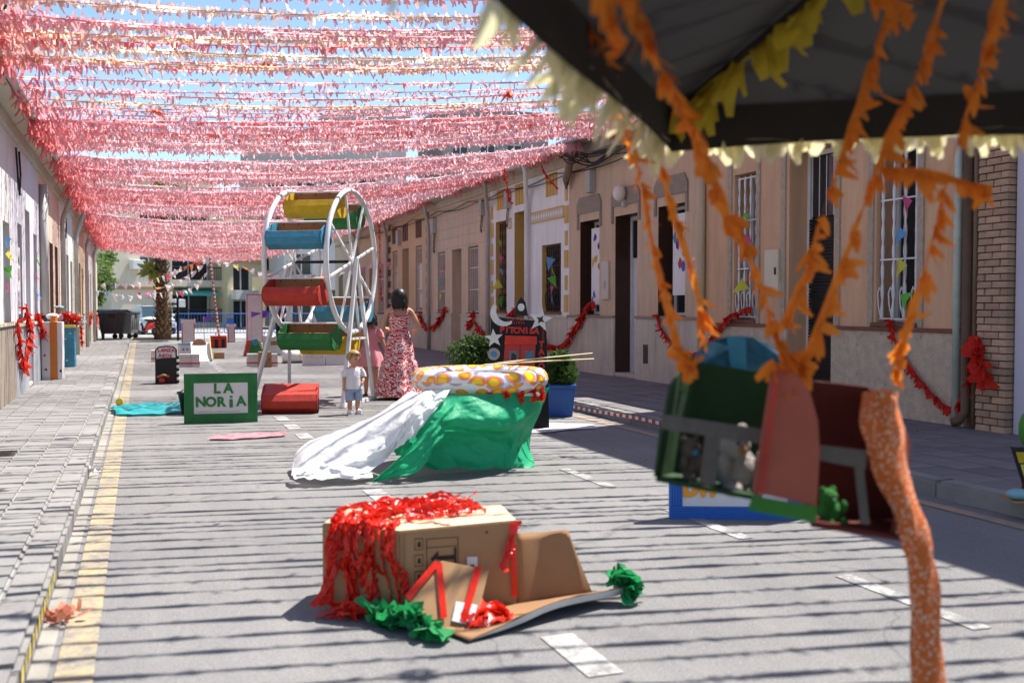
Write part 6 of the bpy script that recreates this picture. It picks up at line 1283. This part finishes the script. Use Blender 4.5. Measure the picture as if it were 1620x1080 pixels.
for i in range(12):
    x, y = rr_.uniform(.80, .97), rr_.uniform(4.55, 4.66); fl.append([(x, y, .015), (x + rr_.normal(0, .04), y - .03, .02 + abs(rr_.normal(0, .03))), (x + rr_.normal(0, .06), y + rr_.normal(0, .04), .03 + abs(rr_.normal(0, .02))), (x + rr_.normal(0, .05), y + rr_.normal(0, .04), .012)])
ribbons('streamer', fl, .04, m_redplastic, rs_, 3)
rt = thing('red_tape_strip', 'red plastic strips hanging at right corner of the carton', 'tape strip'); crepe('strip', [(1.62, 4.45, .40), (1.60, 4.43, .3), (1.55, 4.42, .2)], .035, m_redplastic, rt, 60, .05, ribbon=.04, seed=120); panel3([(1.60, 4.45, .30), (1.63, 4.45, .30), (1.64, 4.452, .05), (1.615, 4.452, .05)], .003, 'strip', m_redplastic, rt)
t = thing('red_film_pile', 'small pile of red plastic film inside the carton front', 'plastic film'); P = surf([[(1.30, 4.16, .02), (1.38, 4.12, .03), (1.52, 4.16, .03)], [(1.32, 4.26, .05), (1.40, 4.24, .09), (1.52, 4.24, .04)], [(1.33, 4.33, .13), (1.39, 4.32, .10), (1.50, 4.31, .03)]], 16, 16); rg = np.random.default_rng(9)
MB().grid([[(p[0], p[1], p[2] + abs(rg.normal(0, .012))) for p in row] for row in P]).build('film', m_redplastic, t, True, fix=False); crepe('shreds', [(1.32, 4.2, .04), (1.42, 4.22, .06), (1.52, 4.2, .04)], .05, m_redplastic, t, 160, .05, (0, 0, .6), seed=121, spread=1.6)
def film_bunch(name, lab, paths, n, wd, m, seed):
    t = thing(name, lab, 'plastic film'); r = np.random.default_rng(seed); P = np.array(bez(paths, 24)); out = []
    for i in range(n):
        a = int(r.integers(0, 16)); b = a + int(r.integers(4, 8)); q = [P[j] + r.normal(0, 1, 3) * np.array([.022, .022, .012]) for j in np.linspace(a, b, 5).astype(int)]; out.append([(p[0], p[1], max(.012, p[2])) for p in q])
    ribbons('film_fold', out, wd, m, t, seed, .22)
m_gfilm = mat('green_film_matt', (.025, .33, .10), .45, .12, 10, .3, 30, spec=.4, transl=.4)
film_bunch('green_film_bunch', 'crumpled green plastic film bunch at the front left of carton', [(.95, 4.45, .09), (.985, 4.41, .03), (1.04, 4.34, .035), (1.09, 4.27, .085), (1.11, 4.19, .03), (1.18, 4.12, .03), (1.26, 4.06, .02)], 22, .10, m_gfilm, 1)
film_bunch('green_film_bunch', 'crumpled green plastic film bunch at right end of carton flap', [(2.06, 4.29, .03), (2.12, 4.31, .05), (2.19, 4.32, .05), (2.17, 4.33, .09), (2.09, 4.36, .13), (2.18, 4.36, .14)], 12, .085, m_gfilm, 2)

# blue framed sign half hidden behind the hanging seats
m_bframe = mat('cobalt_paint', (.02, .13, .50), .5, .1, 3, .15, 30); m_ol = mat('orange_letters', (.75, .30, .03), .6, .1)
framed_sign('blue_framed_sign', 'blue framed white sign with orange letters behind the hanging seats', (3.68, 5.83, 0), R(-22), .86, .60, .085, m_bframe, [('DW', .13, -.235, .195, .115, m_ol, .012)])

# ------------------------------------------------------------ dark parasol with fringe and hanging seats
PR = R(-37.8); CX, CY = 1.78, .665; S_ = 1.5; ZE, ZT, ZA = 1.87, 2.0, 2.72
ps = thing('fringed_parasol', 'dark square parasol with cream and yellow paper fringes at top right', 'parasol', (CX, CY, 0), PR)
m_can = mat('dark_canopy', (.055, .053, .054), .85, .08, 2, .1, 60, transl=.06); m_val = mat('dark_valance', (.035, .030, .027), .85, .1, 3, .1, 50)
cor = [(-S_, S_), (S_, S_), (S_, -S_), (-S_, -S_)]
for i in range(4):
    a, b = cor[i], cor[(i + 1) % 4]; mid = ((a[0] + b[0]) / 2, (a[1] + b[1]) / 2)
    n = 12; P = []
    for u in np.linspace(0, 1, n):
        row = []
        for v in np.linspace(0, 1, n):
            x = (a[0] * (1 - v) + b[0] * v) * (1 - u); y = (a[1] * (1 - v) + b[1] * v) * (1 - u); row.append((x, y, ZT + (ZA - ZT) * u - .05 * math.sin(math.pi * v) * math.sin(math.pi * min(1, u + .08))))
        P.append(row)
    MB().grid(P).build('roof_panel', m_can, ps, True, fix=False)
    MB().grid([[(a[0] + (b[0] - a[0]) * v, a[1] + (b[1] - a[1]) * v, z + .012 * math.sin(v * 9)) for v in np.linspace(0, 1, 16)] for z in (ZE, (ZE + ZT) / 2, ZT + .01)]).build('valance', m_val, ps, True, fix=False)
    MB().tube([(a[0], a[1], ZT - .02), (0, 0, ZA - .04)], .012, 6).build('rib', m_iron, ps)
    pts = [(a[0] + (b[0] - a[0]) * v, a[1] + (b[1] - a[1]) * v, ZE + .02) for v in np.linspace(0, 1, 30)]; outw = (mid[0] / S_, mid[1] / S_)
    crepe('cream_fringe', [(p[0] + outw[0] * .012, p[1] + outw[1] * .012, p[2]) for p in pts], .042, m_creamcrepe, ps, 46, .065 if i != 3 else .105, (outw[0] * (.25 if i != 3 else .6), outw[1] * (.25 if i != 3 else .6), -1), ribbon=.03, seed=130 + i, spread=.42, tip=.4)
crepe('yellow_fringe', [(-S_ * (1 - t) - 0, S_ * (1 - t), ZT - .035 + (ZA - ZT) * t) for t in np.linspace(.01, .8, 14)], .06, m_yellowcrepe, ps, 60, .10, (0, 0, -1), ribbon=.03, seed=140, spread=.6, tip=.5)
MB().tube([(0, 0, 0), (0, 0, ZA)], .024, 10).build('pole', m_iron, ps); MB().tube([(0, 0, 0), (0, 0, .08)], .28, 20).build('base', m_stone, ps)
# orange streamers holding the seats
OS = [([(0.740, 1.540, 1.966), (0.832, 1.666, 1.927), (1.186, 2.070, 1.805), (1.314, 2.183, 1.686), (1.493, 2.278, 1.491), (1.580, 2.246, 1.230)], 'broad orange crepe streamer crossing the parasol corner down to pink seat panel', .062, 1),
      ([(0.866, 1.920, 1.972), (1.118, 2.361, 1.919), (1.291, 2.564, 1.813), (1.365, 2.590, 1.554), (1.384, 2.530, 1.375), (1.385, 2.477, 1.263)], 'leftmost orange crepe streamer down to the green seat corner', .045, 2),
      ([(1.443, 2.721, 1.851), (1.459, 2.662, 1.688), (1.489, 2.630, 1.558), (1.509, 2.591, 1.429), (1.522, 2.586, 1.302)], 'short thin orange crepe streamer below the parasol corner', .035, 3),
      ([(1.532, 1.785, 2.132), (1.665, 2.003, 2.068), (1.720, 2.195, 1.848), (1.685, 2.262, 1.642), (1.659, 2.292, 1.494), (1.623, 2.337, 1.351)], 'orange crepe streamer left of the white grille window', .042, 4),
      ([(1.558, 1.669, 2.099), (1.673, 1.894, 1.941), (1.688, 2.047, 1.747), (1.651, 2.114, 1.535), (1.610, 2.182, 1.329), (1.581, 2.214, 1.215)], 'straight orange crepe streamer with bare lower cord', .045, 5),
      ([(1.508, 1.475, 2.033), (1.801, 1.847, 1.941), (1.943, 2.083, 1.763), (1.915, 2.125, 1.540), (1.891, 2.187, 1.310), (1.869, 2.195, 1.201)], 'rightmost orange crepe streamer down to the orange cloth', .048, 6),
      ([(1.696, 2.045, 1.739), (1.790, 2.032, 1.731), (1.899, 2.024, 1.715), (1.988, 1.992, 1.691)], 'orange crepe strip blowing sideways to the right', .05, 7),
      ([(0.673, 1.458, 1.904), (0.717, 1.527, 1.868), (0.772, 1.582, 1.840)], 'orange crepe tuft at top beside the parasol edge', .06, 8), ([(1.483, 1.909, 2.138), (1.549, 1.885, 2.089), (1.651, 1.902, 2.069)], 'orange crepe tuft at top of the parasol rib', .05, 9)]
for pts, lab, w_, sd in OS:
    tag(crepe('orange_streamer', bez(pts, 30), w_ * .52, m_orange, None, 64 if sd != 7 else 80, .052, (.45, .1, -.75) if sd < 8 else (0, 0, -1), ribbon=w_ * .55, seed=150 + sd, spread=.7, tip=.3), lab, 'streamer', 'orange crepe streamers of the hanging seats')
for i, (p, lab) in enumerate((((1.535, 2.209, 1.233), 'orange crepe knot on the pink seat panel'), ((1.391, 2.453, 1.256), 'orange crepe knot on the green seat corner'), ((1.580, 2.214, 1.256), 'orange crepe knot between the green and red seats'))):
    tag(crepe('orange_knot', [(p[0] - .03, p[1], p[2] + .03), p, (p[0] + .03, p[1], p[2] - .02)], .03, m_orange, None, 200, .06, (.2, 0, -.8), seed=170 + i, spread=1.4), lab, 'crepe knot')
# hanging seats
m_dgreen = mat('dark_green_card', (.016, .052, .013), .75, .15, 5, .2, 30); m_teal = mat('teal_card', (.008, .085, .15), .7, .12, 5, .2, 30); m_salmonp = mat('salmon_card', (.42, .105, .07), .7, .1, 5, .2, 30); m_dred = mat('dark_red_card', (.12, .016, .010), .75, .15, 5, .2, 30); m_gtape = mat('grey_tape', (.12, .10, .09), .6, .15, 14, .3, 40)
hs = thing('green_hanging_seat', 'dark green cardboard seat with blue arched back hanging from orange streamers', 'hanging seat')
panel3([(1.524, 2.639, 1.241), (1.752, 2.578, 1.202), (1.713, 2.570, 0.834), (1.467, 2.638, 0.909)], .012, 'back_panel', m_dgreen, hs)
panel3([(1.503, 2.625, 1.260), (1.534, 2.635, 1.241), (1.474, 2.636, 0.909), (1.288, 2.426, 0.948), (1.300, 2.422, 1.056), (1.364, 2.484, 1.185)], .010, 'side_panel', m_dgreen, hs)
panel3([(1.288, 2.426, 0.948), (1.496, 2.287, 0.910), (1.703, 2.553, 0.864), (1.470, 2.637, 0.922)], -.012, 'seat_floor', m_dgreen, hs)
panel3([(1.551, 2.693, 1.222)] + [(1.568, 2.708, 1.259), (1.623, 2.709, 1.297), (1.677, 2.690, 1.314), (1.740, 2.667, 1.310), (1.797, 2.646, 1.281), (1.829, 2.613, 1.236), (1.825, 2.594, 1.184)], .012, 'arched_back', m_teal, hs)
panel3([(1.659, 2.680, 1.314), (1.713, 2.661, 1.314), (1.698, 2.629, 1.193), (1.656, 2.644, 1.204)], .004, 'arch_fold', m_blue, hs)
for q in ([(1.292, 2.404, 1.118), (1.506, 2.262, 1.086), (1.503, 2.263, 1.047), (1.290, 2.404, 1.079)], [(1.391, 2.341, 1.099), (1.424, 2.322, 1.094), (1.410, 2.327, 0.933), (1.373, 2.348, 0.939)]): panel3(q, .004, 'tape_strap', m_gtape, hs)
rsx = thing('red_hanging_seat', 'dark red cardboard seat with salmon arched side hanging from orange streamers', 'hanging seat')
sp_ = panel3([(1.496, 2.202, 1.241), (1.556, 2.180, 1.231), (1.587, 2.169, 1.183), (1.606, 2.163, 1.114), (1.611, 2.161, 1.034), (1.605, 2.163, 0.897), (1.442, 2.200, 0.936)], .012, 'arched_side', m_salmonp, rsx)
panel3([(1.437, 2.197, 0.929), (1.601, 2.159, 0.898), (1.596, 2.161, 0.856), (1.426, 2.201, 0.893)], -.008, 'green_base_band', mat('green_band', (.045, .20, .03), .7, .1), sp_); panel3([(1.494, 2.187, 1.242), (1.506, 2.183, 1.240), (1.459, 2.184, 0.935), (1.447, 2.188, 0.938)], -.005, 'side_batten', m_red, sp_)
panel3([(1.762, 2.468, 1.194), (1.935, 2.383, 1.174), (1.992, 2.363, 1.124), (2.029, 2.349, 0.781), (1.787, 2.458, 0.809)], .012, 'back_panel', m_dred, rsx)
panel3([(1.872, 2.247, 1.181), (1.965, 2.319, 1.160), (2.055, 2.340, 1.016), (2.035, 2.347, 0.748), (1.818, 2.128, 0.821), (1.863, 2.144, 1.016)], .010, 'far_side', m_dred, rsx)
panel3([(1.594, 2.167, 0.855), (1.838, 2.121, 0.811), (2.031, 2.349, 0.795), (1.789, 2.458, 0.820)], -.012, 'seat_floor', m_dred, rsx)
for q in ([(1.625, 2.177, 1.049), (1.750, 2.153, 1.033), (1.748, 2.154, 0.984), (1.625, 2.177, 1.010)], [(1.717, 2.159, 0.996), (1.740, 2.153, 0.991), (1.745, 2.133, 0.845), (1.724, 2.141, 0.848)]): panel3(q, .004, 'tape_strap', m_gtape, rsx)
def plush(name, lab, c, s, m, me_):
    t = thing(name, lab, 'soft toy', c); MB().ball((0, 0, 0), .075 * s, 14, 10, (1, .9, 1.1)).build('body', m, t, True); h = MB().ball((-.03 * s, -.03 * s, .095 * s), .058 * s, 14, 10).build('head', m, t, True)
    for sx in (-1, 1): MB().ball((-.03 * s + sx * .04 * s, -.02 * s, .145 * s), .02 * s, 8, 6).build('ear', m, h, True); MB().ball((-.03 * s + sx * .018 * s, -.086 * s, .105 * s), .006 * s, 6, 5).build('eye', m_black, h); MB().ball((sx * .055 * s, -.06 * s, -.055 * s), .038 * s, 10, 7, (.8, 1.3, .8)).build('leg', m, t, True); MB().ball((sx * .075 * s, -.045 * s, .03 * s), .03 * s, 9, 6, (.8, .8, 1.5)).build('arm', m, t, True)
    MB().ball((-.03 * s, -.085 * s, .08 * s), .018 * s, 8, 6).build('muzzle', me_, h, True)
plush('white_plush_toy', 'white plush toy slumped in the green hanging seat', (1.533, 2.423, 0.956), .78, mat('white_plush', (.42, .37, .34), .95, .12, 30, .8, 90), m_card_in); plush('brown_plush_toy', 'small dark plush toy strapped beside the white one', (1.420, 2.464, 0.968), .5, mat('taupe_plush', (.16, .12, .10), .95, .15, 30, .8, 90), m_blue); plush('green_plush_toy', 'green plush toy lying on red hanging seat floor', (1.724, 2.269, 0.856), .42, mat('green_plush', (.04, .20, .04), .95, .12, 30, .8, 90), m_green)
oc = thing('orange_print_cloth', 'long orange cloth with white flower print hanging from red seat', 'cloth')
L_ = [(1.788, 2.224, 1.173), (1.761, 2.191, 1.081), (1.784, 2.162, 0.968), (1.823, 2.126, 0.840), (1.852, 2.116, 0.725), (1.860, 2.113, 0.577), (1.871, 2.109, 0.379)]; M_ = [(1.793, 2.159, 1.191), (1.762, 2.106, 1.090), (1.784, 2.098, 0.978), (1.831, 2.081, 0.849), (1.860, 2.071, 0.736), (1.871, 2.067, 0.590), (1.885, 2.061, 0.394)]; R_ = [(1.879, 2.191, 1.173), (1.866, 2.153, 1.064), (1.872, 2.130, 0.951), (1.896, 2.100, 0.840), (1.922, 2.090, 0.725), (1.935, 2.086, 0.577), (1.951, 2.080, 0.379)]; K_ = [(1.874, 2.257, 1.161), (1.858, 2.220, 1.056), (1.867, 2.195, 0.950), (1.888, 2.145, 0.828), (1.917, 2.135, 0.712), (1.929, 2.131, 0.565), (1.944, 2.125, 0.363)]
P = surf([[L_[i], M_[i], R_[i], K_[i], L_[i]] for i in range(7)], 46, 21)
MB().grid([[(p[0] + .004 * math.sin(i * .7 + j), p[1] + .004 * math.sin(i * .5 + j * 1.3), p[2]) for j, p in enumerate(r_)] for i, r_ in enumerate(P)]).build('cloth_tube', pattern_mat('orange_flower_print', 'dots', (.58, .125, .02), (.74, .56, .43), 96, .85), oc, True, fix=False)

# cardboard figure cut by the right edge of the picture
cf = thing('cardboard_figure', 'cardboard figure with green head and pale blue foot at right edge', 'cutout figure', (5.42, 5.17, PZ + .022), R(-25))
MB().prism([(-.05, .34), (.14, .34), (.20, .06), (.04, .06)], 'y', -.02, .02).build('body_board', m_black, cf); 
for q, m_ in (([(-.03, .31), (.05, .31), (.05, .24), (-.01, .24)], m_yellow), ([(.0, .23), (.07, .23), (.075, .13), (.03, .13)], m_ytape), ([(.06, .31), (.13, .31), (.13, .22), (.06, .22)], m_blue)): MB().prism(q, 'y', -.026, -.0205).build('painted_patch', m_, cf)
MB().ball((.16, 0, .46), .17, 16, 10, (1, .5, 1.05)).build('head', mat('leaf_green_paint', (.05, .20, .02), .5, .1, 6), cf, True); MB().ball((-.01, -.03, .035), .06, 12, 8, (1.4, 1., .6)).build('foot', mat('pale_blue_card', (.22, .42, .46), .7, .1), cf, True); MB().ball((.26, -.03, .035), .06, 12, 8, (1.4, 1., .6)).build('foot', MATS['pale_blue_card'], cf, True)
MB().bar((.05, .1, 0), (.08, .02, .3), .02).build('strut', m_card, cf); MB().box(-.06, .42, -.09, .16, -.016, -.002).build('base_plank', m_card, cf)
